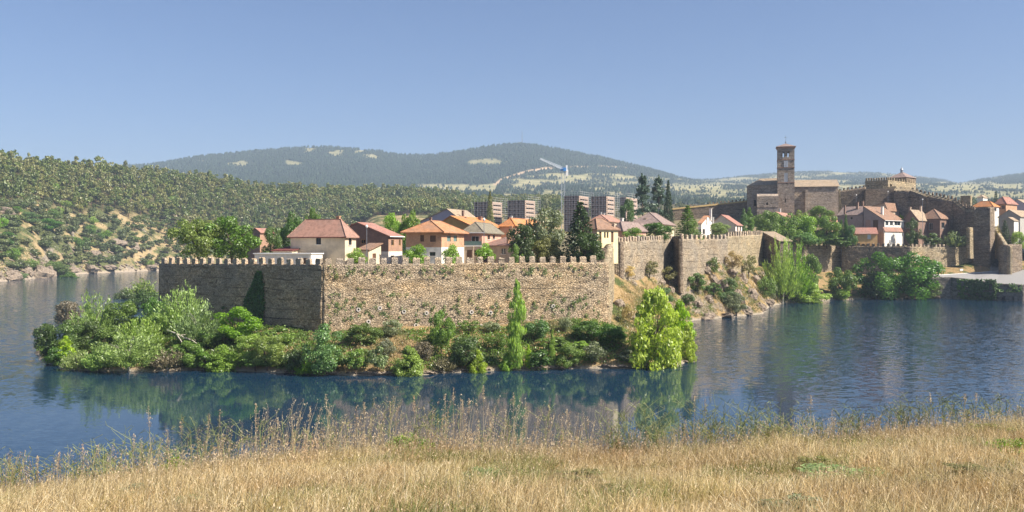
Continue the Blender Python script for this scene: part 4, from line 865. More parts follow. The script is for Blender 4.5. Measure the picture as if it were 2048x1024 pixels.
house('house', 'red-roofed house with white side wall beyond the gate tower', 1986, 455, 52, 1944, 1998, 412, 26, 'hip', 402, C_tanp, T_vivid, .5, [('R', 1989, 1993, 416, 422)], group=GR, wallR=C_white)
house('house', 'house with red hipped roof and dark loggia openings behind the white side wall', 2012, 475, 50, 1990, 2034, 406, 27, 'hip', 394, C_brick_o, T_red, .6, [('L', 1996, 2001, 411, 418, 'door'), ('L', 2003, 2010, 411, 418, 'door')], None, None, [(1996, 399, 408, 3, -2)], group=GR)
house('house', 'grey gable with tan roof edge at the right edge of town', 2040, 440, 48, 1997, 2075, 432, 24, 'gableL', 419, C_grey, T_tan, .5, [('L', 2030, 2037, 447, 460)], group=GR)
house('outbuilding', 'little white gabled outbuilding beside the dark shrubs at the right edge', 2028, 425, 52, 2005, 2037, 441, 23, 'gableL', 434, C_grey, T_tan, .3, cat='outbuilding', group=GR, wallR=C_white)
house('house', 'bluish white gable at the far right edge above the tan roof', 2052, 500, 48, 2018, 2080, 408, 28, 'gableL', 398, C_lilac, T_tan, .4, group=GR)
house('house', 'distant pale house among trees beyond the red roofs', 1966, 640, 45, 1955, 1975, 394, 40, 'hip', 390, C_white, T_tan, .5, group=GR)
house('tower_house', 'stone tower with lean-to roof and dark left side behind the tall pale willow', 1560, 361, 78, 1526, 1582, 481, 8, 'shedL', 463, M_stone_dark, T_tan, .5, cat='tower')
# ------------------------------------------------------------------ church
def oriented(um, D, phi):
    ph = math.radians(phi); dL = np.array([-math.cos(ph), math.sin(ph)]); dR = np.array([math.sin(ph), math.cos(ph)]); return np.array([X(um, D), D]), dL, dR, np.array([-dR[0], -dR[1]]), np.array([-dL[0], -dL[1]])
def shell(m, M, dL, dR, LL, LR, z0, z1, holesL=(), holesR=(), see=False, t=.3):
    nL, nR = -dR, -dL; q = lambda l, r: M + dL*l + dR*r
    fl = [(LL-b, LL-a, c, d) for a, b, c, d in holesL]
    panel(m, q(LL, 0), -dL, nL, LL, z0, z1, fl, t, see); panel(m, q(0, 0), dR, nR, LR, z0, z1, holesR, t, see)
    panel(m, q(0, LR), dL, -nL, LL, z0, z1, [(a, b, c, d) for a, b, c, d in holesL] if see else (), t, see); panel(m, q(LL, LR), -dR, -nR, LR, z0, z1, (), t, see)
    return q
def span(M, d, u): a = (u-CX)/F; return (a*M[1]-M[0])/(d[0]-a*d[1])
ch = thing('church', 'stone church with tall square bell tower above the bushes on the right', 'church', (X(1586, 430), 430, 34))
M, dL, dR, nL, nR = oriented(1589, 430, 15); LL = span(M, dL, 1555); LR = LL*.95; zc = lambda v: Z(v, 430)
oc = lambda u0, u1, v0, v1: (span(M, dL, u1), span(M, dL, u0), zc(v1), zc(v0))
m = MB(); q = shell(m, M, dL, dR, LL, LR, 30, zc(319), [oc(1568, 1576, 345, 364), oc(1569.5, 1571.5, 396, 405)]); q = shell(m, M, dL, dR, LL, LR, zc(319)+.003, zc(293), [oc(1565.2, 1569.2, 303, 314), oc(1574.8, 1578.6, 303, 314), oc(1568.2, 1571.8, 322-4, 332-13.2)], see=True, t=.9)
tw = m.build('bell_tower', M_stone_church, ch)
mm = MB()
for (u0, u1, v0, v1) in ((1568, 1571.6, 321, 334), (1572.4, 1576, 321, 334)):
    a, b = span(M, dL, u1), span(M, dL, u0); c = np.array([*(M + dL*(a+b)/2), (zc(v1)+zc(v0))/2]); mm.box(c + np.array([*nL, 0])*.05, np.array([*dL, 0])*(b-a)/2, np.array([*nL, 0])*.1, (0, 0, (zc(v0)-zc(v1))/2))
mm.build('belfry_window', mat_plain('pale_sky_glimpse', (.55, .56, .58), .7), tw)  # pale slabs painting bright sky glimpsed through the belfry openings
mm = MB(); a, b = span(M, dL, 1576), span(M, dL, 1568); c = np.array([*(M + dL*(a+b)/2), (zc(364)+zc(345))/2]); mm.box(c - np.array([*nL, 0])*.25, np.array([*dL, 0])*(b-a)/2*.98, np.array([*nL, 0])*.03, (0, 0, (zc(345)-zc(364))/2*.98)); mm.build('arched_window', M_frame_w, tw)  # white pane paints the bright sky inside the arch
mm = MB()
for z, e in ((zc(319), .12), (zc(334.5), .12), (zc(295), .25), (zc(293.2), .45), (zc(365), .06)):
    cc = q(LL/2, LR/2); mm.box((*cc, z), np.array([*dL, 0])*(LL/2+e), np.array([*dR, 0])*(LR/2+e), (0, 0, .2 if e < .2 else .28))
mm.build('string_course', C_brick, tw)
mm = MB(); e = .75; cs = [(*q(-e, -e), zc(292.6)), (*q(LL+e, -e), zc(292.6)), (*q(LL+e, LR+e), zc(292.6)), (*q(-e, LR+e), zc(292.6))]; ap = (*q(LL/2, LR/2), Z(286.5, 434))
for i in range(4): mm.poly(cs[(i+1) % 4], cs[i], ap)
mm.poly(*cs); rf = mm.build('tower_roof', T_mauve, tw)
mm = MB(); x, y, z = ap; mm.bar((x, y, z-.3), (x, y, z+3.9), .1, .07); mm.bar((x-.8, y, z+2.9), (x+.8, y, z+2.9), .08); mm.cyl((x, y), .34, z+.2, z+.8, .34, 8); mm.build('cross', M_metal, rf)
# nave to the right
Mn, a_, b_, c_, d_ = oriented(1677, 437, 10); LLn = span(Mn, a_, 1586); m = MB(); zn = lambda v: Z(v, 440); qn = shell(m, Mn, a_, b_, LLn, 13, 30, zn(373.5)); nv = m.build('nave', M_stone_church, ch)
mm = MB(); e = .5; za, zr = zn(373.5), Z(360, 446)
for (l0, l1, r0, r1) in ((-e, LLn+e, -e, 6.5), (LLn+e, -e, 13+e, 6.5)): mm.poly((*qn(l1, r0), za), (*qn(l0, r0), za), (*qn(l0, r1), zr), (*qn(l1, r1), zr))
mm.poly((*qn(-.05, 0), za), (*qn(-.05, 13), za), (*qn(-.05, 6.5), zr)); mm.build('nave_roof', T_tan, ch)
mm = MB(); s0 = span(Mn, a_, 1613); c = qn(s0, -.5); mm.box((*c, (30+zn(380))/2), np.array([*a_, 0])*.7, np.array([*b_, 0])*.6, (0, 0, (zn(380)-30)/2))
mm.build('buttress', M_stone_church, ch)
mm = MB(); p0, p1 = qn(0, 1), qn(0, 2.6)
for k in range(6): t = k/6.; mm.box((*(qn(-.35-.5*t - .25, 1.2)), (30+zn(381+ 34*t))/2), np.array([*a_, 0])*.32, np.array([*b_, 0])*1.1, (0, 0, (zn(381+34*t)-30)/2))
mm.build('buttress', M_stone_gold, ch)['label'] = 'sunlit stepped buttress at the right end of the nave'  # lighter stone than the nave, painting the sun on this buttress
# chancel to the left, with its lower sacristy
Mc, a_, b_, c_, d_ = oriented(1556, 436, 22); LLc = span(Mc, a_, 1505); m = MB(); q2 = shell(m, Mc, a_, b_, LLc, 12, 30, zn(371.5))
A_, B_ = q2(LLc, 0), q2(LLc+3.2, 4); C_ = q2(LLc+3.2, 9); D_ = q2(LLc, 12)
for p, r in ((A_, B_), (B_, C_), (C_, D_)): m.poly((*r, 30), (*p, 30), (*p, zn(371.5)), (*r, zn(371.5)))
m.build('chancel', M_stone_church, ch)
mm = MB(); ap = (*q2(LLc*.75, 6), Z(357, 444)); ap2 = (*q2(-1, 6), Z(357, 444)); z = zn(371.2); ex = lambda p, k=.4: (*(p + (p - q2(LLc/2, 6))/np.linalg.norm(p - q2(LLc/2, 6))*k), z)
mm.poly(ex(A_), ex(q2(0, 0)), ap2, ap); mm.poly(ex(B_), ex(A_), ap); mm.poly(ex(C_), ex(B_), ap); mm.poly(ex(D_), ex(C_), ap); mm.poly(ex(q2(0, 12)), ex(D_), ap, ap2); mm.build('chancel_roof', T_tan, ch)
mm = MB(); s0 = span(Mc, a_, 1527)
Ms, a3, b3, c3, d3 = oriented(1557, 426, 15); LLs = span(Ms, a3, 1514); m = MB(); q3 = shell(m, Ms, a3, b3, LLs, 9, 30, Z(392, 426), [(span(Ms, a3, 1536), span(Ms, a3, 1532.5), Z(410, 428), Z(405, 428))]); m.poly((*q3(LLs, 0), Z(392, 426)), (*q3(0, 0), Z(392, 426)), (*q3(0, 9), Z(386, 435)), (*q3(LLs, 9), Z(386, 435))); sc = m.build('sacristy', M_stone_church, ch)
mm = MB(); mm.box((*q3(LLs/2, -.02), Z(414, 427)), np.array([*a3, 0])*LLs/2, np.array([*b3, 0])*.08, (0, 0, .12)); mm.build('ledge', M_stone_church, sc)
mm = MB(); cc = q2(LLc-1.2, -.04); mm.box((*cc, Z(404, 430)), np.array([*a_, 0])*.45, np.array([*b_, 0])*.06, (0, 0, 1.5)); mm.build('lancet_window', M_dark, ch)
# ------------------------------------------------------------------ castle
ca = thing('castle_keep', 'square castle keep with small merlons and a lantern roof behind the tan gable', 'castle', (X(1776, 470), 470, 40))
Mk, a_, b_, c_, d_ = oriented(1776, 466, 46); LLk = span(Mk, a_, 1730); LRk = span(Mk, b_, 1832); zk = lambda v: Z(v, 468); m = MB()
qk = shell(m, Mk, a_, b_, LLk, LRk, 36, zk(360.5), (), [(span(Mk, b_, 1780), span(Mk, b_, 1784), zk(375), zk(368))]); m.poly((*qk(0, 0), zk(361)), (*qk(0, LRk), zk(361)), (*qk(LLk, LRk), zk(361)), (*qk(LLk, 0), zk(361))); kp = m.build('keep', M_stone_gold, ca)
merlons(ca, qk(LLk, 0), qk(0, 0), zk(360.5), zk(360.5), 9, .85, 1.6, M_stone_gold, .5, .3); merlons(ca, qk(0, 0), qk(0, LRk), zk(360.5), zk(361), 11, .95, 1.6, M_stone_gold, .5, .3)
mm = MB(); Mh, ah, bh, ch_, dh = oriented(1812, 483, 46)
hL, hR = 9, span(Mh, bh, 1832); qh = shell(mm, Mh, ah, bh, hL, hR, 50, Z(354.5, 484)); mm.build('upper_house', M_stone_dark, ca)
mm = MB(); c0 = [(*qh(-.5, -.5), Z(354.5, 484)), (*qh(hL+.5, -.5), Z(354.5, 484)), (*qh(hL+.5, hR+.5), Z(354.5, 484)), (*qh(-.5, hR+.5), Z(354.5, 484))]; r0, r1 = (*qh(hL/2, hR*.4), Z(344, 490)), (*qh(hL/2, hR*.6), Z(344, 490))
mm.poly(c0[1], c0[0], r0); mm.poly(c0[0], c0[3], r1, r0); mm.poly(c0[3], c0[2], r1); mm.poly(c0[2], c0[1], r0, r1); kr = mm.build('keep_roof', T_mauve, ca)
mm = MB(); x, y, z = r0; mm.cyl((x, y), .75, z-.4, z+1.1, .7, 8); mm.cyl((x, y), .9, z+1.1, z+2.6, .1, 8); mm.bar((x, y, z+2.5), (x, y, z+3.4), .06); mm.build('lantern', M_metal, kr)
m = MB(); Ml, a_, b_, c_, d_ = oriented(1792, 452, 14); l1 = span(Ml, a_, 1731); ql = shell(m, Ml, a_, b_, l1, 14, 32, Z(377, 452)); m.poly((*ql(0, 0), Z(377, 452)), (*ql(0, 14), Z(377, 452)), (*ql(l1, 14), Z(377, 452)), (*ql(l1, 0), Z(377, 452))); m.build('lower_ward', M_stone_dark, ca)
merlons(ca, ql(l1*.42, 0), ql(0, 0), Z(377, 452), Z(377, 452), 6, .9, 1.2, M_stone_gold, .5, .3)
# long castle wall running left behind the roofs to the church
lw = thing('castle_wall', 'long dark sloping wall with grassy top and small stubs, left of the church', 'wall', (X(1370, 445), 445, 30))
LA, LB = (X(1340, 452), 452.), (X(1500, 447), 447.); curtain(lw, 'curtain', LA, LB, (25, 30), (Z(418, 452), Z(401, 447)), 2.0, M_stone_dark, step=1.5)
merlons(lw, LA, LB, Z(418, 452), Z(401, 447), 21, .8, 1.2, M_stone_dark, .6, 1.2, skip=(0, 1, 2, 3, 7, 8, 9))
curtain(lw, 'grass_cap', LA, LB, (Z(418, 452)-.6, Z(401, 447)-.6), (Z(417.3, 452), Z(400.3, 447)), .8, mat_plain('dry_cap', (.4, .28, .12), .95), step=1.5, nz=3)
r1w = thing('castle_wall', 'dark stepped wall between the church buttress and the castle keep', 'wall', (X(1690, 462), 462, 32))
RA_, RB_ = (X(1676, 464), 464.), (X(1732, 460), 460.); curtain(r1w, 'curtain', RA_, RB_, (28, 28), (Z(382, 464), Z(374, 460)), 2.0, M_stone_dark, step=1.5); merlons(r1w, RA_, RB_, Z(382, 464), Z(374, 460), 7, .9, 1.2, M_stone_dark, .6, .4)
# wall climbing from the gate tower to the keep, with its stepped walk
cw = thing('castle_wall', 'dark castle wall with stepped walk climbing from the gate tower to the keep', 'wall', (X(1860, 425), 425, 30))
pts = [(1788, 450, 381, 377), (1820, 446, 381, 376), (1852, 438, 393, 384), (1906, 422, 403, 394), (1932, 412, 424, 412), (1947, 407, 424, 415)]
for (u0, D0, va, pa), (u1, D1, vb, pb) in zip(pts[:-1], pts[1:]):
    a, b = (X(u0, D0), D0), (X(u1, D1), D1)
    curtain(cw, 'curtain', a, b, (18, 18), (Z(va, D0), Z(vb, D1)), .6, M_stone_dark, step=1.4, nz=18)
    off = np.array([.2, 1.0])
    w_ = MB(); A0, B0 = np.array([*a, Z(va, D0)]), np.array([*b, Z(vb, D1)]); A1, B1 = A0 + np.array([1.1, 1.5, 1.2]), B0 + np.array([1.1, 1.5, 1.2]); n = 10
    for k in range(n):
        t0, t1 = k/n, (k+1)/n; p0, p1 = A0 + (B0-A0)*t0, A0 + (B0-A0)*t1; r0, r1 = A1 + (B1-A1)*t0, A1 + (B1-A1)*t1; zz = (p0[2]+p1[2])/2
        w_.poly((p0[0], p0[1], zz), (p1[0], p1[1], zz), (r1[0], r1[1], zz+1.2), (r0[0], r0[1], zz+1.2)); w_.poly((p1[0], p1[1], zz), (p1[0], p1[1], p1[2] + (B0-A0)[2]/n/2), (r1[0], r1[1], zz+1.2))
    w_.build('wall_walk', M_stone_gold, cw)
    a2, b2 = (a[0]+1.1, a[1]+1.6), (b[0]+1.1, b[1]+1.6)
    curtain(cw, 'parapet', a2, b2, (18, 18), (Z(pa+4, D0), Z(pb+4, D1)), .6, M_stone_dark, step=1.4, nz=12); merlons(cw, a2, b2, Z(pa+4, D0), Z(pb+4, D1), max(4, int(np.hypot(b[0]-a[0], b[1]-a[1])/2.2)), 1.0, 1.5, M_stone_dark, .5, .3)
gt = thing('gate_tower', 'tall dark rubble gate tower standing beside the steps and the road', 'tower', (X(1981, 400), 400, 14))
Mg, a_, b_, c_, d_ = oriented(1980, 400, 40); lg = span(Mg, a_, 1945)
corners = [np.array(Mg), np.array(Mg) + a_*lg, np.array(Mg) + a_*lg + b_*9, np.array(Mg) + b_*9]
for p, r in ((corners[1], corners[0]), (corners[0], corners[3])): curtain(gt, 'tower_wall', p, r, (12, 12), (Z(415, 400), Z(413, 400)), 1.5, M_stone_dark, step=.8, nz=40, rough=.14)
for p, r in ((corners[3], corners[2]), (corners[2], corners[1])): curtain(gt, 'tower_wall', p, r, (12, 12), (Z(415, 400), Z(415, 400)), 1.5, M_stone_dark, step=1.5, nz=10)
pl = thing('gate_pillar', 'slim sunlit masonry pillar at the left foot of the gate tower', 'pillar', (X(1942, 400), 400, 18)); curtain(pl, 'shaft', (X(1939, 399), 399.), (X(1946, 400.5), 400.5), (17, 17), (Z(455, 400), Z(455, 400)), 1.5, M_stone_gold, step=.5)
tl = thing('watch_turret', 'small sunlit stub turret behind the top of the stepped wall', 'turret', (X(1946, 430), 430, 30)); Mt, a_, b_, c_, d_ = oriented(1941, 430, 40); m = MB(); qt = shell(m, Mt, a_, b_, 4.5, 3.2, 26, Z(391, 430)); m.poly((*qt(0, 0), Z(391, 430)), (*qt(0, 3.2), Z(391, 430)), (*qt(4.5, 3.2), Z(391, 430)), (*qt(4.5, 0), Z(391, 430))); m.build('shaft', M_stone_gold, tl)
bb = thing('barbican_wall', 'broken ochre wall with grassy top right of the gate tower, shading the steps', 'wall', (X(1990, 398), 398, 12))
curtain(bb, 'flank', (X(1986, 420), 420.), (X(2016, 385), 385.), (9, 9), lambda S: Z(455, 420) + (Z(492, 385) - Z(455, 420))*np.clip(S*1.25, 0, 1), 1.6, M_stone_gold, step=.8)
curtain(bb, 'end_block', (X(2016, 385), 385.), (X(2044, 392), 392.), (9, 9), (Z(490, 385), Z(488, 392)), 4, M_stone_dark, step=.8, rough=.3)
# ------------------------------------------------------------------ road, embankment, steps, sign
M_road = mat_plain('pale_road', (.27, .26, .25), .9, 0, .1, .08); M_quay = mat_stone('quay_masonry', (.2, .175, .15), (.3, .265, .23), (.4, .355, .31), 1.3, 2.2, .45, (.15, .145, .14))
emb = [(1855, 380, 556), (1902, 378, 556), (1950, 373, 561), (1992, 367, 568), (2048, 362, 571), (2120, 358, 574), (2250, 352, 578)]
em = thing('quay_wall', 'stone embankment wall carrying the road along the water at right', 'wall', (X(1950, 372), 372, 0))
for (u0, D0, v0), (u1, D1, v1) in zip(emb[:-1], emb[1:]): curtain(em, 'stretch', (X(u0, D0), D0), (X(u1, D1), D1), (-2.5, -2.5), (Z(v0, D0)+.35, Z(v1, D1)+.35), 1.2, M_quay, step=.9, nz=16)
for (u, v0, v1, hw) in ((2030, 592, 606, 1.1), (2009, 592, 606, 1.1)):
    m = MB(); D_ = 363.6 if u > 2020 else 365.2; c = np.array([X(u, D_), D_, 0]); N = 9
    pts_ = [(c[0]-hw, c[1], -1.5), (c[0]+hw, c[1], -1.5)] + [(c[0] + hw*math.cos(math.pi*k/N), c[1], Z(v0, D_) - hw + hw*math.sin(math.pi*k/N)) for k in range(N+1)]
    m.poly(*pts_); m.build('culvert', M_dark, em)
rd = MB(); top = [(1850, 383), (1902, 389), (1950, 394), (2000, 394), (2048, 392), (2120, 390), (2250, 385)]; n = len(emb)
for i in range(n-1):
    z0, z1 = Z(emb[i][2], emb[i][1]), Z(emb[i+1][2], emb[i+1][1]); a, b = (X(emb[i][0], emb[i][1])+.0, emb[i][1]+.3), (X(emb[i+1][0], emb[i+1][1]), emb[i+1][1]+.3)
    c, d = (X(top[i+1][0], top[i+1][1]), top[i+1][1]), (X(top[i][0], top[i][1]), top[i][1]); zt1 = [9.9, 10.25, 10.75, 11.6, 12.0, 12.2, 12.2]
    rd.poly((*a, z0), (*b, z1), (*c, zt1[i+1]), (*d, zt1[i]))
tag(rd.build('road', M_road), kind='structure')
m = MB(); 
for i in range(n-1):
    a, b = np.array([X(top[i][0], top[i][1]), top[i][1]-.1, zt1[i]+.05]), np.array([X(top[i+1][0], top[i+1][1]), top[i+1][1]-.1, zt1[i+1]+.05]); m.bar(a, b, .16)
tag(m.build('kerb', M_white), kind='structure')
st = thing('stone_steps', 'pale steps climbing from the road into the shade beside the gate tower', 'steps', (X(1996, 395), 395, 11))
for k in range(14): m = MB(); D_ = 394 + k*1.1; u_ = 1994 + k*.3 - 4*max(0, (k-6))*.35; m.abox(X(u_, D_)-2.6, X(u_, D_)+2.6, D_, D_+1.3, 9, 11.9 + k*.38); m.build('step', M_road if k < 4 else M_quay, st)
sg = thing('info_board', 'small white information board on two legs in the dry grass by the road', 'sign', (X(1923, 392), 392, 10)); zz = Z(541, 392)
m = MB(); x = X(1923, 392); m.box((x, 392, zz+.3), (.75, .1, 0), (0, .05, 0), (0, 0, .42)); m.build('board', M_white, sg)
for s in (-.6, .6): m = MB(); m.bar((x+s, 392.1, zz-2.2), (x+s, 392.1, zz), .05); m.build('leg', M_wood_d, sg)
ps = thing('roadside_post', 'thin dark post at the edge of the pale road', 'post', (X(1962, 389), 389, 11)); m = MB(); x = X(1962, 389); m.bar((x, 389, 10.4), (x, 389, 13.8), .1); m.build('shaft', M_wood_d, ps); m = MB(); m.box((x, 389, 13.7), (.45, 0, 0), (0, .04, 0), (0, 0, .18)); m.build('plate', M_wood_d, ps)
# ------------------------------------------------------------------ scaffolded blocks and crane
M_net = mat_plain('debris_netting', (.2, .15, .14), .9, 0, .05, .2); M_conc = mat_plaster('block_face', (.44, .33, .26), .08); M_tube = mat_plain('scaffold_tube', (.6, .58, .57), .5, .3)
def block(label, ul, um, ur, D, vt, floors=5, topx=0):
    o = thing('scaffolded_building', label, 'building', (X(um, D), D, 20), 'apartment blocks under scaffolding'); M, dL, dR, nL, nR = oriented(um, D, 27); LL, LR = span(M, dL, ul), min(span(M, dR, ur), 30.) if span(M, dR, ur) > 0 else 30.
    z0, z1 = 16., Z(vt, D); m = MB(); q = lambda l, r: M + dL*l + dR*r
    panel(m, q(LL, 0), -dL, nL, LL, z0, z1, [(LL*(i+.3)/4, LL*(i+.75)/4, z1 - 2.9*(f+1)+.9, z1 - 2.9*(f+1)+2.3) for f in range(floors+1) for i in range(4)], .3); panel(m, q(0, LR), dL, -nL, LL, z0, z1); panel(m, q(LL, LR), -dR, -nR, LR, z0, z1); m.build('wall', M_net, o)
    m = MB(); panel(m, q(0, 0), dR, nR, LR, z0, z1, [(LR*.12, LR*.9, z1 - 2.9*(f+1)+.05, z1 - 2.9*(f+1)+.85) for f in range(floors+1)], .5); m.build('wall', M_conc, o); m = MB(); m.poly((*q(0, 0), z1), (*q(0, LR), z1), (*q(LL, LR), z1), (*q(LL, 0), z1)); m.build('roof', M_conc, o)
    for f in range(floors+1): m = MB(); zz = z1 - 2.9*(f+1) + .0; a, b = q(0, .0), q(0, LR*.98); c = (a+b)/2 - nR*.6; m.box((*c, zz+.42), np.array([*dR, 0])*LR*.42, np.array([*nR, 0])*.05, (0, 0, .42)); m.build('balcony_gap', M_dark, o)
    s = MB(); k = 1.2; r = .07; zt = z1 + 2.6
    LS = [(q(l, -k)) for l in np.linspace(-k, LL+k, 8)]; RS = [q(-k, r_) for r_ in np.linspace(-k, LR+k+5, 7)]
    for p in LS + RS: s.bar((*p, z0), (*p, zt), r)
    zz = zt
    while zz > z0: s.bar((*LS[0], zz), (*LS[-1], zz), r); s.bar((*RS[0], zz), (*RS[-1], zz), r); zz -= 1.45
    s.build('scaffold', M_tube, o); return o
block('leftmost scaffolded block, partly behind a brown-green tree', 948, 984, 1004, 600, 403)
block('scaffolded block with dark netting and beige banded side, second from the left', 1015, 1050, 1070, 590, 400)
block('scaffolded block right behind the crane mast', 1128, 1158, 1177, 585, 391)
block('scaffolded block between the crane block and the conifers', 1182, 1213, 1229, 580, 392)
block('rightmost scaffolded block, half hidden by dark trees', 1240, 1252, 1275, 600, 394, 4)
cr = thing('tower_crane', 'pale lattice tower crane with blue cab among the scaffolded blocks', 'crane', (X(1126, 615), 615, 20)); D = 615; M_crane = mat_plain('crane_steel', (.45, .5, .56), .5, .2); M_blue = mat_plain('crane_blue', (.05, .22, .55), .5)
m = MB(); x = X(1126, D); zt = Z(342, D); h = 1.15
for sx in (-1, 1):
    for sy in (-1, 1): m.bar((x+sx*h, D+sy*h, 16), (x+sx*h, D+sy*h, zt), .11)
z = 18.; k = 0
while z < zt - 2.6:
    for sy in (-1, 1): m.bar((x-h*(-1)**k, D+sy*h, z), (x+h*(-1)**k, D+sy*h, z+2.6), .06); m.bar((x-h, D+sy*h, z), (x+h, D+sy*h, z), .05)
    z += 2.6; k += 1
m.build('mast', M_crane, cr)
m = MB(); tip = P(1080, 318, D-46); rt = np.array([x-.5, D-1, zt+1.2]); v_ = tip - rt; L = np.linalg.norm(v_); d = v_/L; sd = unit(np.cross(d, [0, 0, 1.])[None])[0]; up = np.cross(sd, d); N = 26
for (a, b) in ((-.9, 0), (.9, 0), (0, 1.7)): m.bar(rt + sd*a + up*b, tip + sd*a*.5 + up*b*.4, .1)
for k in range(N):
    t0, t1 = k/N, (k+1)/N; s0, s1 = 1 - .5*t0, 1 - .5*t1; p0, p1 = rt + v_*t0, rt + v_*t1
    m.bar(p0 - sd*.9*s0, p1 + up*1.7*s1, .05); m.bar(p0 + up*1.7*s0, p1 + sd*.9*s1, .05); m.bar(p0 - sd*.9*s0, p1 + sd*.9*s1, .05)
m.build('jib', M_crane, cr)
m = MB(); m.box((x, D, zt+1.2), (1.9, 0, 0), (0, 1.8, 0), (0, 0, 1.0)); m.box((x+1.0, D-2.2, zt+.9), (1., 0, 0), (0, 1., 0), (0, 0, 1.2)); m.build('cab', M_blue, cr)
m = MB(); bk = rt - d*11; m.bar(rt + np.array([0, 0, .2]), bk, .35); m.box(bk + np.array([0, 0, -1.2]), (.8, 0, 0), (0, .9, 0), (0, 0, 2.2)); m.box((x+2.6, D+1, zt+2.2), (.6, 0, 0), (0, .6, 0), (0, 0, 1.9)); m.build('counterweight', M_white, cr)
# mast on the mountain
Dm = 4020; zm = float(z_hills(np.array([1044.]), np.array([Dm*1.]))[0]); mm_ = thing('radio_mast', 'thin radio mast on the summit of the far mountain', 'mast', (X(1044, Dm), Dm, zm)); m = MB(); x = X(1044, Dm); zt = Z(264, Dm)
for s in range(3): a = s*2.09; m.bar((x+2.6*math.cos(a), Dm+2.6*math.sin(a), zm-8), (x+.5*math.cos(a), Dm+.5*math.sin(a), zt), 1.3, .9)
for k in range(12): z = zm + (zt-zm)*k/12; m.bar((x-2.3*(1-k/14), Dm, z), (x+2.3*(1-k/14), Dm, z+3), .8)
m.build('lattice', M_metal, mm_); m = MB(); m.bar((x, Dm, zt-1), (x, Dm, zt+9), .9, .6); m.build('aerial', M_metal, mm_)
m = MB(); xh = X(1040, Dm); hut = thing('summit_hut', 'tiny dark hut beside the radio mast on the far summit', 'hut', (xh, Dm, zm)); m.abox(xh-7, xh+4, Dm-4, Dm+4, zm-4, zm+8); m.build('hut_walls', M_conc, hut); m = MB(); m.poly((xh-8, Dm-5, zm+8), (xh+5, Dm-5, zm+8), (xh+5, Dm, zm+11), (xh-8, Dm, zm+11)); m.poly((xh-8, Dm+5, zm+8), (xh+5, Dm+5, zm+8), (xh+5, Dm, zm+11), (xh-8, Dm, zm+11)); m.build('hut_roof', T_grey, hut)
# ------------------------------------------------------------------ street lamps of the town
def lamp(label, u, D, vt, zb, globe=True):
    o = thing('street_lamp', label, 'lamp post', (X(u, D), D, zb)); x = X(u, D); zt = Z(vt, D); m = MB(); m.bar((x, D, zb-1), (x, D, zt), .09, .06, 6); m.build('pole', M_metal, o)
    m = MB(); m.cyl((x, D), .16, zt-.1, zt+.25, .34, 8); m.cyl((x, D), .34, zt+.25, zt+.6, .12, 8); m.build('lantern', M_white, o)
lamp('lamp post with white globe in front of the brown gabled house', 733.5, 196, 455, 17); lamp('lamp post standing before the grey roof near the two small windows', 968, 199, 441, 17)
lamp('slim pale lamp post below the keep right of the tan gable', 1776, 443, 384, 30); lamp('white globe lamp on the dark wall between church and keep', 1712.5, 450, 391, 33)
lamp('tall thin post rising from the brown double-gabled house terrace', 1845, 405, 400, 21)
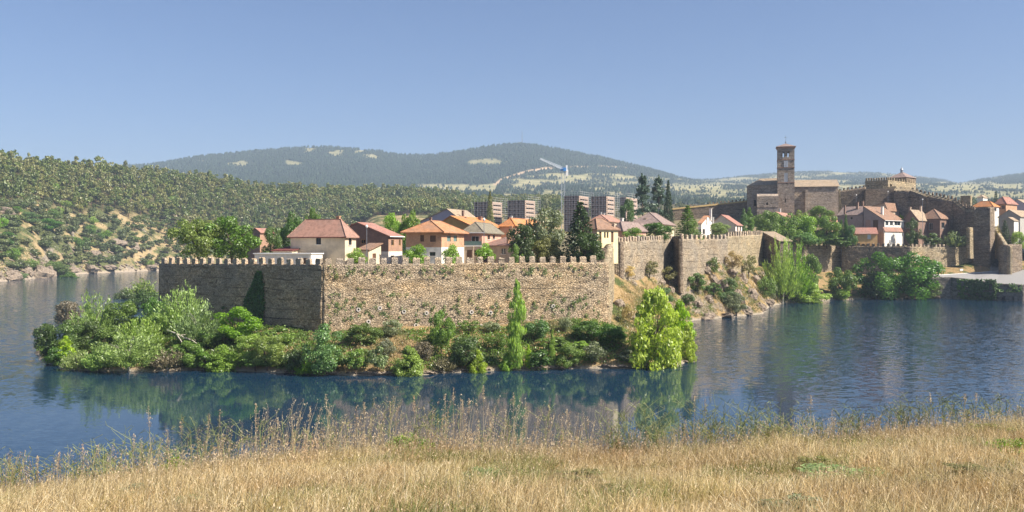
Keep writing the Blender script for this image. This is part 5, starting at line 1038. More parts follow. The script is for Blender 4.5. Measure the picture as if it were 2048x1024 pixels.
# ------------------------------------------------------------------ plants of the point (u0, v0, u1, v1, kind, colour, name, label)
def by_box(u0, v0, u1, v1, kind, col, label, name='shrub', cat='shrub', group=None, fn=None, d0=140, d1=420, grow=1.12, D=None, zb=None):
    u = (u0 + u1)/2
    if D is None: p = hit(u, v1, d0, d1, fn); 
    else: p = np.array([X(u, D), D, Z(v1, D) if zb is None else zb])
    w = (u1 - u0)*p[1]/F*grow; h = max(Z(v0, p[1]) - p[2], .5)*1.04
    return plant(name, label, cat, kind, col, (p[0], p[1], p[2] - .1), w, h, group, trunk=True)
GL = 'shrubs crowding the left point'; GF = 'bushes along the foot of the sunlit front'; GS = 'bushes on the slope and shore right of the bastion'
for row in [
 (152,584,226,690,'feather_big','pale','tall pale windblown willow at the left tip','tree'), (112,600,166,676,'round_big','brown','brownish dark bush behind the tall pale willow'), (70,645,120,727,'round_big','dark','dark bush at the very left water edge'), (104,640,170,712,'round_big','deep','deep green shadowy bush left of the lime bush'),
 (113,671,151,720,'limetree','lime','bright lime bush low at the left tip'), (130,699,178,742,'feather','pale','pale low willow at the waterline right of the lime bush'), (170,694,222,742,'feather','pale','second pale low willow along the waterline'), (206,658,314,744,'feather_big','pale','broad pale willow mound at the waterline, largest of the left point'),
 (212,600,290,672,'round_big','green','round green bush behind the broad pale willow'), (225,578,270,616,'round','dark','small dark bush left of the bastion corner'), (262,560,324,612,'feather','light','light green bush behind the bastion left corner'), (324,570,404,672,'feather_big','pale','tall pale willow against the shaded wing'),
 (272,596,334,672,'round_big','deep','deep green bush between the two pale willows'), (356,604,436,696,'feather_big','pale_grey','pale grey-green willow below the ivy side'), (316,638,362,666,'feather','light','bright tuft above the dead branch'), (420,614,532,682,'round_big','light','light green bramble bank under the shaded wing'),
 (370,655,432,698,'round_big','deep','dark green bush under the grey-green willow'), (340,682,405,738,'round_big','green','green bramble below the dead branch'), (304,696,366,740,'feather','brown','twiggy pale brown bush at the waterline'), (411,690,482,742,'limetree','light','yellow-green domed bush at the waterline below the shaded wing'),
 (462,668,544,724,'round_big','light','pale bramble right of the domed bush, upper row'), (478,706,542,744,'bramble','green','green bramble right of the domed bush at the waterline'), (180,650,266,712,'round_big','green','mid green bush behind the waterline willows'), (240,630,316,700,'feather_big','light','green shoots above the broad pale mound'),
 (500,668,572,740,'round_big','light','light bramble below the corner of the bastion, left of the blue-green bush'), (566,690,612,750,'round','dark','dark bush with pale leaves left of the blue-green bush'), (590,716,628,752,'feather','light','light sapling at the waterline in front of the blue-green bush'), (610,648,690,752,'round_big','blue','big blue-green bush below the bastion corner'),
 (520,650,590,690,'bramble','green','green bramble in the shade at the foot of the bastion corner'), (440,600,500,640,'bramble','dark','shaded bramble at the foot of the left wing'), (380,690,440,742,'bramble','green','bramble between domed bush and twiggy bush'), (90,690,135,735,'round','deep','deep green waterline bush under the lime bush'), (150,640,210,700,'round_big','deep','shadowed bush below the tall pale willow'), (262,578,322,640,'round_big','dark','shaded bush at the left corner of the bastion')]:
    by_box(*row[:6], row[6], 'willow_tree' if len(row) > 7 else 'shrub', 'tree' if len(row) > 7 else 'shrub', GL, grow=1.22)
for row in [
 (684,645,762,690,'round_big','green','mid green bush against the sunlit front, left end'), (762,634,808,674,'round','grey','grey-green bush against the sunlit front'), (690,686,738,748,'bramble','green','green bramble at the water right of the blue-green bush'), (728,684,778,748,'bramble','pale_grey','whitish flowering bramble at the water'),
 (754,675,790,720,'round','grey','tall grey bush between flowering bramble and yellow-green bush'), (784,692,852,752,'limetree','light','yellow-green bush at the water below the front'), (824,680,872,722,'round','brown','brownish bush left of the fresh upright tree'), (898,670,973,738,'round_big','dark','broad dark green bush right of the fresh upright tree'),
 (866,714,908,746,'feather','brown','twiggy straw-coloured bush at the water'), (964,640,1002,664,'round','grey','small grey-green bush at the wall left of the poplar'), (1050,636,1104,680,'round','blue','blue-green bush at the wall right of the poplar'), (998,704,1028,744,'limetree','light','little lime sapling left of the poplar foot'),
 (1052,690,1110,742,'bramble','dark','dark bramble right of the poplar foot'), (1104,684,1168,738,'round_big','green','rounded green bush at the water in mid shore'), (1114,632,1146,664,'round','grey','grey bush against the wall near its right end'), (1138,640,1205,684,'round_big','deep','dark green bush below the right end of the front'), (1190,648,1254,690,'round_big','deep','dark green bush left of the big lime tree, upper'),
 (1163,682,1216,730,'round','grey','grey-green bush right of mid shore'), (1238,694,1276,726,'bramble','grey','small flowering bush left of the big lime tree foot'), (1066,668,1140,700,'bramble','green','low green bramble in the dry grass right of the poplar'), (640,690,700,745,'bramble','green','bramble between blue-green bush and the water'), (850,650,900,690,'bramble','green','low bramble under the fresh upright tree'), (968,664,1020,700,'wispy','green','thin green growth left of the poplar'), (1140,676,1180,700,'bramble','light','light bramble in the dry grass before the dark bush'), (910,640,965,668,'wispy','green','sparse weeds at the wall foot right of the fresh tree')]:
    by_box(*row, 'shrub', 'shrub', GF)
by_box(856, 616, 912, 714, 'open', 'green', 'fresh green upright tree in front of the sunlit wall', 'young_tree', 'tree'); by_box(934, 700, 978, 750, 'limetree', 'lime', 'lime sapling at the water in front of the dark bush', 'sapling', 'sapling')
by_box(1014, 564, 1055, 742, 'poplar', 'light', 'slender bright poplar rising before the sunlit wall', 'poplar_tree', 'tree', grow=1.1); by_box(1256, 574, 1362, 738, 'egg', 'lime', 'big bright yellow-green tree at the right water edge', 'lime_tree', 'tree', grow=1.08)
by_box(1334, 604, 1386, 728, 'egg', 'lime', 'slimmer yellow-green tree leaning right of the big lime tree', 'lime_tree', 'tree', D=183, zb=.2); by_box(1356, 648, 1394, 727, 'limetree', 'lime', 'small lime sapling standing at the corner of the shore', 'sapling', 'sapling', D=170.5, zb=.1)
by_box(1050, 690, 1064, 742, 'poplar', 'lime', 'thin upright sapling right of the poplar foot', 'sapling', 'sapling'); by_box(1098, 660, 1112, 738, 'poplar', 'light', 'thin upright sapling in mid shore', 'sapling', 'sapling')
for row in [
 (1306,573,1350,608,'round_big','blue','round bush behind the big lime tree'), (1362,584,1390,610,'round','dark','small dark bush on the slope right of the lime tree'), (1278,520,1320,558,'wispy','olive','olive bush under the second wall stretch'), (1312,530,1360,568,'wispy','olive','olive scrub at the foot of the dark jog'), (1368,538,1418,586,'bramble','deep','green bramble running down the slope, upper part'),
 (1408,560,1446,594,'bramble','deep','green bramble running down the slope, middle part'), (1430,578,1478,606,'round','blue','blue-green bush low on the slope'), (1446,586,1496,630,'round_big','grey','grey-green bush above the rocky shore'), (1440,552,1478,590,'round','dark','dark bush in the cleft of the bluff'), (1478,508,1516,558,'wispy','olive','straw-olive bush at the right foot of the rocky stretch'),
 (1412,512,1446,556,'wispy','green','green scrub in front of the rocky stretch'), (1530,562,1556,598,'round','grey','grey bush at the right end of the bluff'), (1444,500,1490,548,'wispy','straw','dry straw-coloured scrub below the pale stretch'), (1232,530,1275,560,'wispy','straw','dry scrub where the second stretch begins'), (1380,560,1412,584,'wispy','olive','olive tuft in the middle of the slope'), (1240,610,1275,650,'wispy','straw','dry scrub beside the bastion right corner'), (1350,512,1380,535,'round','green','green bush at the foot of the dark jog')]:
    by_box(*row, 'shrub', 'shrub', GS, d0=175)
GRV = 'riverside trees before the far right wall'
for row in [
 (1532,474,1596,608,'feather_big','light','tall pale willow covering the tower house'), (1562,484,1622,606,'feather_big','light','second tall pale willow, just right of the first'), (1600,505,1646,590,'round_big','green','green willow right of the two tall pale ones'), (1575,560,1655,606,'limetree','light','bright low willow hanging over the water'), (1650,534,1710,600,'round_big','green','green bush at the water between willow and big dark tree'),
 (1708,506,1806,606,'round_big','deep','left half of the big dark green riverside tree group'), (1772,504,1880,604,'round_big','deep','right half of the big dark green riverside tree group'), (1722,540,1780,604,'round_big','dark','dark low bush in the shade under the big riverside trees'), (1838,558,1888,602,'round','green','small green bush at the right foot of the riverside trees'), (1515,548,1552,602,'round','green','green bush on the rocks left of the tall willows'), (1655,575,1700,604,'round','light','light green waterside bush at the quay start')]:
    by_box(*row, 'willow_tree' if 'willow' in row[6] else 'riverside_tree', 'tree', GRV, d0=285)
# trees of the town (D given)
GT = 'trees and bushes inside the town walls'
for row in [
 (340,430,446,522,'open','light','broad fresh green tree behind the shaded wing, left half',212,17), (406,428,522,522,'open','green','broad fresh green tree behind the shaded wing, right half',216,17), (520,450,565,512,'round_big','deep','dark green tree left of the cream house',228,17), (556,424,620,495,'round_big','deep','green tree rising behind the pink hipped roof',238,17), (604,418,645,480,'round_big','green','lighter tree behind the pink hipped roof near its chimney',244,17),
 (764,424,808,500,'round_big','light','bright round tree behind the brown gabled house, left',262,18), (796,419,846,500,'round_big','light','bright round tree behind the brown gabled house, right',260,18),
 (693,495,736,531,'round','light','small clipped bush in front of the cream house',188,17.2), (810,484,858,528,'round','light','small clipped bush in front of the orange brick house',188,17.2), (885,483,922,528,'round','light','small round bush before the white ground floor corner',187,17.2), (952,485,992,522,'round','light','round bush topping a purple one by the balcony',187,17.4),
 (1014,446,1078,528,'round_big','dark','dark leaning evergreen left of the silvery tree',198,17.2), (1050,410,1136,530,'open','grey','tall silvery grey-green tree in front of the scaffolds',207,17.2), (1112,404,1210,528,'spruce','conifer','tall dark spruce behind the right end of the front',198,17.2), (1064,470,1130,526,'round_big','olive','olive undergrowth below the silvery tree',201,17.2), (1140,462,1208,526,'round_big','dark','rounded blue-green bush under the spruce',193,17.2), (1012,488,1048,524,'round_big','green','green bush left of the dark leaning evergreen',193,17.2),
 (1262,356,1310,446,'cedar','conifer_blue','left tall cedar rising above the mauve roofs',430,30), (1296,360,1336,446,'cedar','conifer_blue','middle feathery cedar above the mauve roofs',436,30), (1321,362,1352,436,'spruce','conifer','pointed dark spruce right of the cedars',425,30), (1236,396,1272,446,'round_big','dark','dark tree in front of the rightmost scaffolded block',420,28), (966,382,994,452,'spruce','olive','brownish green conifer before the leftmost scaffold',480,24),
 (1242,452,1290,486,'round','green','green bush behind the second wall stretch, left',262,23), (1284,444,1348,486,'round_big','deep','dark round tree behind the second wall stretch',278,23.5), (1348,412,1402,486,'conifer','green','tall green conical tree right of the dark jog',292,24), (1366,438,1400,488,'round_big','green','fresh bush around the foot of the conical tree',288,24), (1414,444,1460,478,'round_big','pale','pale flowering bush before the grey gabled house',318,24.5),
 (1480,418,1496,474,'poplar','blue','left poplar of the pair below the chancel',365,27), (1489,416,1508,474,'poplar','green','right poplar of the pair below the chancel',368,27),
 (1504,420,1566,490,'round_big','green','leftmost round tree in the green bank below the church',392,22), (1548,426,1610,492,'round_big','green','second round tree in the green bank below the church',396,22), (1590,430,1644,492,'round_big','light','third round tree in the green bank below the church',400,22), (1626,428,1680,492,'round_big','green','round dark-cored tree at the right of the green bank',402,22), (1612,410,1664,456,'round_big','green','bush at the foot of the church nave',425,32), (1556,462,1644,494,'round_big','blue','low hedge behind the far right wall',398,22), (1648,470,1700,494,'bramble','dark','dark hedge left of the apricot cottage',399,22), (1580,420,1624,470,'round_big','light','lighter tree in the back of the green bank',412,26),
 (1676,440,1688,490,'poplar','dark','left slim cypress beside the apricot cottage',402,22), (1686,430,1697,490,'poplar','deep','right slim cypress beside the apricot cottage',403,22), (1690,448,1716,492,'round_big','blue','grey-green round tree between cypress and apricot cottage',400,22),
 (1808,436,1842,478,'round_big','dark','dark round tree in front of the brown-roofed wing',404,22), (1836,460,1882,488,'bramble','dark','dark clipped hedge below the terrace',402,22), (1888,462,1932,490,'feather','pale_grey','pale spiky garden plants left of the pillar',404,21.5), (1796,424,1808,436,'round','lime','small bright bush beside the tan gable',445,28),
 (1996,442,2024,490,'conifer','conifer','dark conifer at the right edge before the white outbuilding',412,21), (2020,462,2056,492,'round_big','light','bright bushes below the white outbuilding',408,20.5), (1984,452,2002,490,'feather','straw','dry growth on top of the broken ochre wall',412,20), (1925,388,1960,404,'round','conifer','dark trees beyond the stepped wall',620,36), (1982,384,2002,402,'conifer','conifer','dark conifer among far houses at right',660,40)]:
    by_box(*row[:7], 'hedge' if 'hedge' in row[6] else ('bush' if 'bush' in row[6] else 'town_tree'), 'hedge' if 'hedge' in row[6] else ('bush' if 'bush' in row[6] else 'tree'), GT, D=row[7], zb=row[8], grow={'cedar': 1.5, 'spruce': 1.3, 'conifer': 1.25}.get(row[4], 1.14))
by_box(958, 505, 988, 530, 'round', 'purple', 'dark purple bush under the round green one by the balcony', 'bush', 'bush', GT, D=186, zb=17.2)
# plants hanging on the quay and the far wall
def hang(label, u0, u1, v0, v1, D0, D1, n, col, size=.3):
    u = R.uniform(u0, u1, n); v = v0 + (v1-v0)*R.uniform(0, 1, n)**.8; keep = vnoise(u/7, v/6, 3) > .33; u, v = u[keep], v[keep]; D = D0 + (D1-D0)*(u-u0)/(u1-u0) - .3 - R.uniform(0, 1.3, len(u))*np.sin(np.pi*np.clip((v-v0)/(v1-v0), .1, .95))
    p = np.stack([X(u, D), D, Z(v, D)], 1); o = link('ivy', crown_mesh('ivy', cards(p, np.tile([0, -1, .5], (len(p), 1)), size, .7, None, .6), LEAF[col])); tag(o, label, 'ivy')
hang('light green creeper hanging on the left part of the quay', 1914, 1934, 558, 600, 377.3, 374.8, 700, 'green'); hang('mass of dark ivy draped over the middle of the quay', 1930, 1992, 558, 604, 375, 367, 3600, 'ivy', .36); hang('sparse creeper along the top of the quay at the right', 1985, 2044, 567, 584, 367.5, 362, 600, 'dark')
# dead branch
o = thing('dead_branch', 'bleached dead branch fallen across the bushes of the left point', 'branch', tuple(P(345, 664, 166))); m = MB(); f = lambda u, v, d=0: P(u, v, 163 + d)
m.tube([f(335, 661, 2), f(352, 667), f(368, 675), f(384, 680), f(394, 687)], [.16, .14, .11, .08, .04], 6); m.tube([f(352, 667), f(360, 678, -1), f(367, 690, -1)], [.11, .08, .04], 5); m.tube([f(372, 676), f(384, 675, 1), f(392, 681, 1)], [.08, .06, .03], 5); m.tube([f(360, 671), f(374, 668, 1), f(381, 672, 1)], [.07, .05, .03], 5); m.build('wood', mat_plain('bleached_wood', (.55, .48, .4), .9), o)
# ------------------------------------------------------------------ low brush and grass over the whole point (uncountable)
n = 26000; px = R.uniform(-104, 118, n*3); py = R.uniform(148, 312, n*3); d = poly_dist(px, py, SHORE); it = IN_TOWN(px, py); ok = (d > .3) & (it < -2.2); px, py, d = px[ok][:n], py[ok][:n], d[ok][:n]
pz = z_out(px, py); g = fbm(px/9, py/9, 3, 71) + np.where(px < -38, .3, .07) - np.where(px > 22, .14, 0) - sstep(3, 9, d)*.0
def tufts(px, py, pz, k, hh, spread, lf, mat, name, asp=.12):
    n = len(px); i = np.repeat(np.arange(n), k); m = len(i); q = np.stack([px[i] + R.normal(size=m)*spread, py[i] + R.normal(size=m)*spread, pz[i] + R.uniform(.1, 1, m)*hh], 1)
    ax = np.tile([0, 0, 1.], (m, 1)) + R.normal(size=(m, 3))*.35; return leaf_stuff(name, q, rdir(m)*np.array([1, 1, .3]), lf, mat, axis=ax, aspect=asp)
s = g > .04; tufts(px[s], py[s], pz[s], 9, .7, .4, .2, LEAF['green'], 'green_brush', .5)
s = (g > -.1) & (g <= .06); tufts(px[s], py[s], pz[s], 7, .6, .4, .22, LEAF['olive'], 'weedy_grass', .3)
s = g <= -.05; tufts(px[s], py[s], pz[s], 8, .5, .4, .26, LEAF['straw'], 'dry_grass', .12)
n = 16000; qx = R.uniform(18, 118, n); qy = R.uniform(184, 372, n); d = poly_dist(qx, qy, SHORE); it = IN_TOWN(qx, qy); ok = (d > 1.5) & (it < -1.5); qx, qy = qx[ok], qy[ok]; qz = z_out(qx, qy); g = fbm(qx/8, qy/8, 3, 171)
s = g > .03; tufts(qx[s], qy[s], qz[s], 9, .9, .5, .3, LEAF['olive'], 'slope_scrub', .3); s = (g < .0) & (g > -.14); tufts(qx[s], qy[s], qz[s], 8, .9, .5, .36, LEAF['straw'], 'slope_dry_grass', .14)
# ------------------------------------------------------------------ boulders
M_rock = NT('boulder'); _v = M_rock.pos(); _n = M_rock.noise(_v, 1.1, 6, .7); _w = M_rock.n('TexVoronoi', feature='DISTANCE_TO_EDGE', ins={'Vector': _v, 'Scale': .7}).outputs['Distance']
_c = M_rock.mix(M_rock.maprange(_w, 0, .1, .6, 0), M_rock.ramp(_n, [(.25, (.13, .1, .07)), (.5, (.28, .22, .165)), (.8, (.44, .36, .27))]), (.06, .05, .045)); M_rock.principled(_c, .95, M_rock.bump(_n, .4), .1); M_rock = M_rock.m
ROCKS = []
import bmesh
for k in range(5):
    bm = bmesh.new(); bmesh.ops.create_icosphere(bm, subdivisions=3, radius=1); sd = 100 + k*7
    for v in bm.verts:
        c = np.array(v.co); r = 1 + float(fbm(c[0]*1.1 + k*9, c[1]*1.1 + c[2]*1.7, 4, sd))*1.1; f = np.round(c*2.2 + float(vnoise(c[0]*2+k, c[2]*2, sd))*.8)/2.2; c = c*.55 + f*.45; v.co = (c[0]*r, c[1]*r*.8, max(c[2], -.4)*r*.62)
    me = bpy.data.meshes.new('boulder'); bm.to_mesh(me); bm.free(); me.materials.append(M_rock); ROCKS.append(me)
def rock(u, v, wpx, hpx, label, group, d0=150, d1=420, fn=None, rz=None, hitp=None):
    p = hit(u, v, d0, d1, fn) if hitp is None else hitp; o = link('boulder', ROCKS[int(R.integers(0, 5))]); s = wpx*p[1]/F/2; hz = hpx*p[1]/F
    o.location = (p[0], p[1], p[2] - .15*hz); o.scale = (s, s, hz*1.3); o.rotation_euler = (R.uniform(-.2, .2), R.uniform(-.2, .2), R.uniform(0, 6.28)); tag(o, label, 'rock', group); return o
GB = 'rocks of the bluff right of the bastion'
for u, v, w_, h_, lb in [(1408,541,34,24,'dark broken outcrop right under the crenellated rocky stretch'), (1440,574,32,30,'shadowed boulder in the cleft above the dark bush'), (1478,600,34,36,'slanting pale slab in the middle of the bluff'), (1502,594,34,34,'tall cracked rock right of the slanting slab'), (1518,616,36,20,'pale rock at the tip of the bluff by the water'), (1490,622,36,18,'pale waterline rock left of the bluff tip'), (1412,634,52,10,'long flat waterline rock right of the lime tree'), (1450,632,40,9,'low waterline rock under the grey-green bush'), (1535,606,30,16,'waterline rocks before the tall willows'),
   (1265,570,22,16,'small dark boulder on the dry slope beside the bastion'), (1320,565,26,18,'grey boulder in the dry grass under the olive scrub'), (1340,582,24,16,'boulder in the middle of the dry slope'), (1240,610,30,20,'grey rock near the right corner of the bastion'), (1262,636,34,24,'rock left of the big lime tree crown'), (1392,608,30,14,'rock above the long flat waterline rock'), (1418,600,30,16,'rock beside the green bramble run'), (1425,560,26,16,'brown rock on the upper bluff'), (1662,596,16,26,'leaning pale rock at the water between the bushes'), (1460,548,36,18,'rock ledge under the dry scrub of the pale stretch'), (1484,560,34,24,'ledge high on the bluff below the wall end'), (1512,566,30,26,'upper right shoulder of the bluff'), (1820,598,36,9,'waterline stones under the riverside trees'), (1870,597,40,8,'waterline stones at the foot of the quay')]:
    rock(u, v, w_*.85, h_*.8, lb, GB, 185)
sx = []
for u in np.arange(560, 1380, 13): 
    v = np.interp(u, [a for a, b in SH_PX], [b for a, b in SH_PX]) - R.uniform(0, 2); sx.append((u + R.uniform(-5, 5), v))
# loose stones of the near shore: one scatter nobody could count
VV, QQ = [], []
src = ROCKS[0]; sv = np.array([v.co[:] for v in src.vertices]); sf = np.array([p.vertices[:] for p in src.polygons])
for u, v in sx + [(u + 5, v) for u, v in sx]:
    if R.uniform() < .4: continue
    p = hit(u, v, 140, 200); s = R.uniform(.2, .75); VV.append(sv*np.array([s*1.3, s, s*.7]) + p); QQ.append(sf + len(sv)*(len(VV)-1))
tag(link('shore_stones', np_mesh('shore_stones', np.concatenate(VV), np.concatenate(QQ), M_rock)), kind='stuff')
# ------------------------------------------------------------------ left hillside: pines above, holm oaks on the open slope
def hz(u, D): return z_hills(np.atleast_1d(np.asarray(u, float)), np.atleast_1d(np.asarray(D, float)))
cand = []
N = 60000; cu = R.uniform(-60, 1120, N); cD = R.uniform(545, 1400, N); cz = hz(cu, cD); cv = CY - (cz - H)*F/cD
t = (cD - Ds_(cu))/(Dr_(cu) - Ds_(cu)); vis = (t > .015) & (cz > 1.0) & (t < 1.12)
woodline = np.interp(cu, [-60, 100, 200, 330, 480, 600, 1100], [.52, .52, .50, .42, .12, .03, 0]); nz_ = fbm(cu/40, cD/60, 4, 13)
dens = sstep(-.06, .06, t - woodline + nz_*.28); clump = (fbm(cu/26, cD/38, 3, 19) > .03).astype(float)
pr = np.where(dens > .5, 1.0, .06 + .34*clump)
ok = vis & (R.uniform(0, 1, N) < pr); order = np.argsort(cD[ok]); cu, cD, cz, dens, t = (a[ok][order] for a in (cu, cD, cz, dens, t))
# keep a minimum spacing (grid hashing)
cell = {}; keep = []
for i in range(len(cu)):
    x, y = X(cu[i], cD[i]), cD[i]; r = 6.6 if dens[i] > .5 else 6.0; kx, ky = int(x//7), int(y//7); bad = False
    for a in (-1, 0, 1):
        for b in (-1, 0, 1):
            for j in cell.get((kx+a, ky+b), ()):
                if (X(cu[j], cD[j])-x)**2 + (cD[j]-y)**2 < r*r: bad = True
    if not bad: cell.setdefault((kx, ky), []).append(i); keep.append(i)
cu, cD, cz, dens, t = (a[keep] for a in (cu, cD, cz, dens, t))
nov = fbm(X(cu, cD)/30, cD/30, 3, 47)
ispine = (dens > .5) & (R.uniform(0, 1, len(cu)) < .8)
visible_cols = (cu > -20) & (cu < 560)
opn = np.where((~ispine) & (dens < .5) & visible_cols)[0]
sky = np.where(ispine & (t > .8) & (cu > -20) & (cu < 900))[0]
OAK_L = [('round holm oak standing alone on the dry open slope above the left shore', 'holm oaks on the open left slope'), ('small grey-green holm oak low on the slope near the left shore', 'holm oaks near the left shore')]
used = set()
def far_tree(i, kind, col, w, h, name, label, cat, group):
    used.add(i); plant(name, label, cat, kind, col, (X(cu[i], cD[i]), cD[i], cz[i] - .3), w, h, group)
sel = opn[np.argsort(cD[opn])][:170]
for i in sel:
    big = R.uniform(); low = t[i] < .25; lb, gp = OAK_L[1 if low else 0]
    if R.uniform() < .13: far_tree(i, 'round', 'green' if R.uniform() < .6 else 'light', R.uniform(9, 15), R.uniform(6, 10), 'green_shrub', 'fresher green bushy tree on the left slope among the grey-green oaks', 'tree', 'fresh green bushes on the left slope')
    else: far_tree(i, 'oak', 'oak' if R.uniform() < .55 else 'oak_grey', R.uniform(7.5, 13), R.uniform(6, 10), 'holm_oak', lb, 'tree', gp)
sel = sky[np.argsort(-t[sky])][:140]
for i in sel: far_tree(i, 'pine', 'pine' if R.uniform() < .6 else 'pine_warm', R.uniform(9, 13), R.uniform(11, 19), 'pine_tree', 'pine standing along the wooded skyline of the left hill', 'tree', 'pines on the skyline of the left hill')
# lush green gully clumps that stand out on the left slope
for (u, D, w_, h_, col, lb) in [(120, 690, 22, 11, 'green', 'lush green thicket low in the gully of the left slope'), (95, 740, 26, 11, 'deep', 'dark green thicket in the middle of the left slope'), (60, 720, 20, 10, 'blue', 'blue-green thicket left of the gully'), (140, 655, 15, 9, 'green', 'bright green bush by the gully mouth near the left shore'), (15, 640, 16, 11, 'deep', 'green trees by the rocks at the left edge of the photo'), (40, 600, 12, 7, 'blue', 'grey-green bush at the left shore'), (345, 985, 24, 15, 'light', 'bright broadleaf tree in the pine wood above the big town tree'), (108, 845, 12, 12, 'light', 'pale broadleaf tree at the lower edge of the pine wood')]:
    zz = float(hz(u, D)[0]); plant('thicket', lb, 'thicket', 'round_big', col, (X(u, D), D, zz - .5), w_, h_, None)
rest = [i for i in range(len(cu)) if i not in used]
# the wood behind: one far mass of pines
PG = [v_pine(300, .07) for _ in range(8)]; OG = [v_oak(220, .08) for _ in range(5)]
def merged(idx, geos, wr, hr):
    out = []
    for i in idx:
        g = geos[int(R.integers(0, len(geos)))]; a = R.uniform(0, 6.28); c, s = math.cos(a), math.sin(a); w_, h_ = R.uniform(*wr), R.uniform(*hr)
        out.append(np.stack([(g[:, 0]*c - g[:, 1]*s)*w_ + X(cu[i], cD[i]), (g[:, 0]*s + g[:, 1]*c)*w_ + cD[i], g[:, 2]*h_ + cz[i] - .3], 1))
    return np.concatenate(out)
rp = [i for i in rest if ispine[i]]; ro = [i for i in rest if not ispine[i]]
h1, h2 = rp[::2], rp[1::2]
tag(link('pine_wood', crown_mesh('pine_wood', merged(h1, PG, (9, 13.5), (11, 18)), LEAF['pine'])), kind='stuff'); tag(link('pine_wood', crown_mesh('pine_wood', merged(h2, PG, (9, 13.5), (11, 18)), LEAF['pine_warm'])), kind='stuff')
if ro: tag(link('oak_scrub', crown_mesh('oak_scrub', merged(ro, OG, (8, 13), (6, 10)), LEAF['oak'])), kind='stuff')
tm = MB()
VT = []; 
bx = np.array([(-1,-1,0),(1,-1,0),(1,1,0),(-1,1,0),(-1,-1,1),(1,-1,1),(1,1,1),(-1,1,1)], float); bf = np.array([(0,1,5,4),(1,2,6,5),(2,3,7,6),(3,0,4,7)])
for i in rp: VT.append(bx*np.array([.2, .2, 7]) + np.array([X(cu[i], cD[i]), cD[i], cz[i]-.5]))
tag(link('pine_trunks', np_mesh('pine_trunks', np.concatenate(VT), (bf[None] + 8*np.arange(len(VT))[:, None, None]).reshape(-1, 4), M_bark_pine)), kind='stuff')
# grass tussocks and low scrub of the open slope
n = 30000; gu_ = R.uniform(-40, 560, n); gD_ = R.uniform(560, 1000, n); tt = (gD_ - Ds_(gu_))/(Dr_(gu_) - Ds_(gu_)); gz_ = hz(gu_, gD_); nn = fbm(X(gu_, gD_)/14, gD_/14, 3, 93); s = (tt > .01) & (tt < .75) & (gz_ > 1) & (nn > .06)
tufts(X(gu_[s], gD_[s]), gD_[s], gz_[s], 5, 1.2, .9, .5, LEAF['oak_grey'], 'slope_scrub', .6)
# rocks of the left shore and slope
GK = 'rocks on the left slope and shore'
for (u, D, w_, h_, lb) in [(75, 640, 18, 9, 'big grey outcrop low on the left slope'), (20, 590, 14, 6, 'grey rocks at the left shore edge'), (190, 780, 12, 7, 'dark outcrop in the middle of the left slope'), (230, 830, 20, 5, 'long grey slab on the left slope'), (180, 745, 16, 7, 'broken rock above the shore left of the bastion'), (345, 960, 22, 6, 'pale rock slab below the pine wood behind the big town tree'), (120, 690, 10, 6, 'small rock in the gully'), (55, 625, 11, 5, 'shore rock beside the grey-green bush'), (140, 722, 16, 4, 'low waterline rocks near the gully mouth'), (215, 770, 14, 4, 'low rocks on the shore left of the bastion'), (265, 850, 14, 7, 'rock among oaks high above the shore'), (8, 700, 14, 7, 'rock outcrop at the left edge of the slope'), (100, 668, 13, 8, 'jagged rock above the left shore'), (300, 840, 14, 3.5, 'low waterline rocks nearest the bastion')]:
    D = max(D, float(Ds_(u)) + 4); p = np.array([X(u, D), D, float(hz(u, D)[0])]); rock(u, 0, w_*F/D, h_*F/D, lb, GK, hitp=p)
VV, QQ = [], []
for k in range(360):
    u = R.uniform(-20, 340); D = float(Ds_(u)) + abs(R.normal())*16 + 1; z = float(hz(u, D)[0]); s = R.uniform(.4, 1.7); VV.append(sv*np.array([s*1.4, s, s*.8]) + np.array([X(u, D), D, z])); QQ.append(sf + len(sv)*k)
tag(link('shore_rubble', np_mesh('shore_rubble', np.concatenate(VV), np.concatenate(QQ), M_rock)), kind='stuff')
# ------------------------------------------------------------------ far mountain forest and valley trees: distant masses
N = 150000; fu = R.uniform(150, 2150, N); fD = R.uniform(1350, 4950, N)**1.0; fz = z_hills(fu, fD); b, k, nr = cover(fu, fD, fz); s = (R.uniform(0, 1, N) > np.clip(b*1.2 + k*1.5, 0, .97)); s &= (fD > 2000) | (R.uniform(0, 1, N) < .5); fu, fD, fz = fu[s][:60000], fD[s][:60000], fz[s][:60000]
n = len(fu); hgt = np.where(fu > 1350, R.uniform(5, 10, n), R.uniform(8, 15, n)); rad = hgt*R.uniform(.3, .45, n); x = X(fu, fD); a0 = R.uniform(0, 6.28, n); Vt = np.zeros((n, 5, 3))
for j in range(4): Vt[:, j] = np.stack([x + rad*np.cos(a0 + j*1.5708), fD + rad*np.sin(a0 + j*1.5708), fz + hgt*.18], 1)
Vt[:, 4] = np.stack([x + R.normal(size=n)*.5, fD, fz + hgt], 1); T = np.array([(0, 1, 4), (1, 2, 4), (2, 3, 4), (3, 0, 4)])
LEAF['far'] = mat_leaf('leaves_far', (.026, .042, .022), .5, .05)
tag(link('mountain_forest', np_mesh('mountain_forest', Vt.reshape(-1, 3), (T[None] + 5*np.arange(n)[:, None, None]).reshape(-1, 3), LEAF['far'])), kind='stuff')
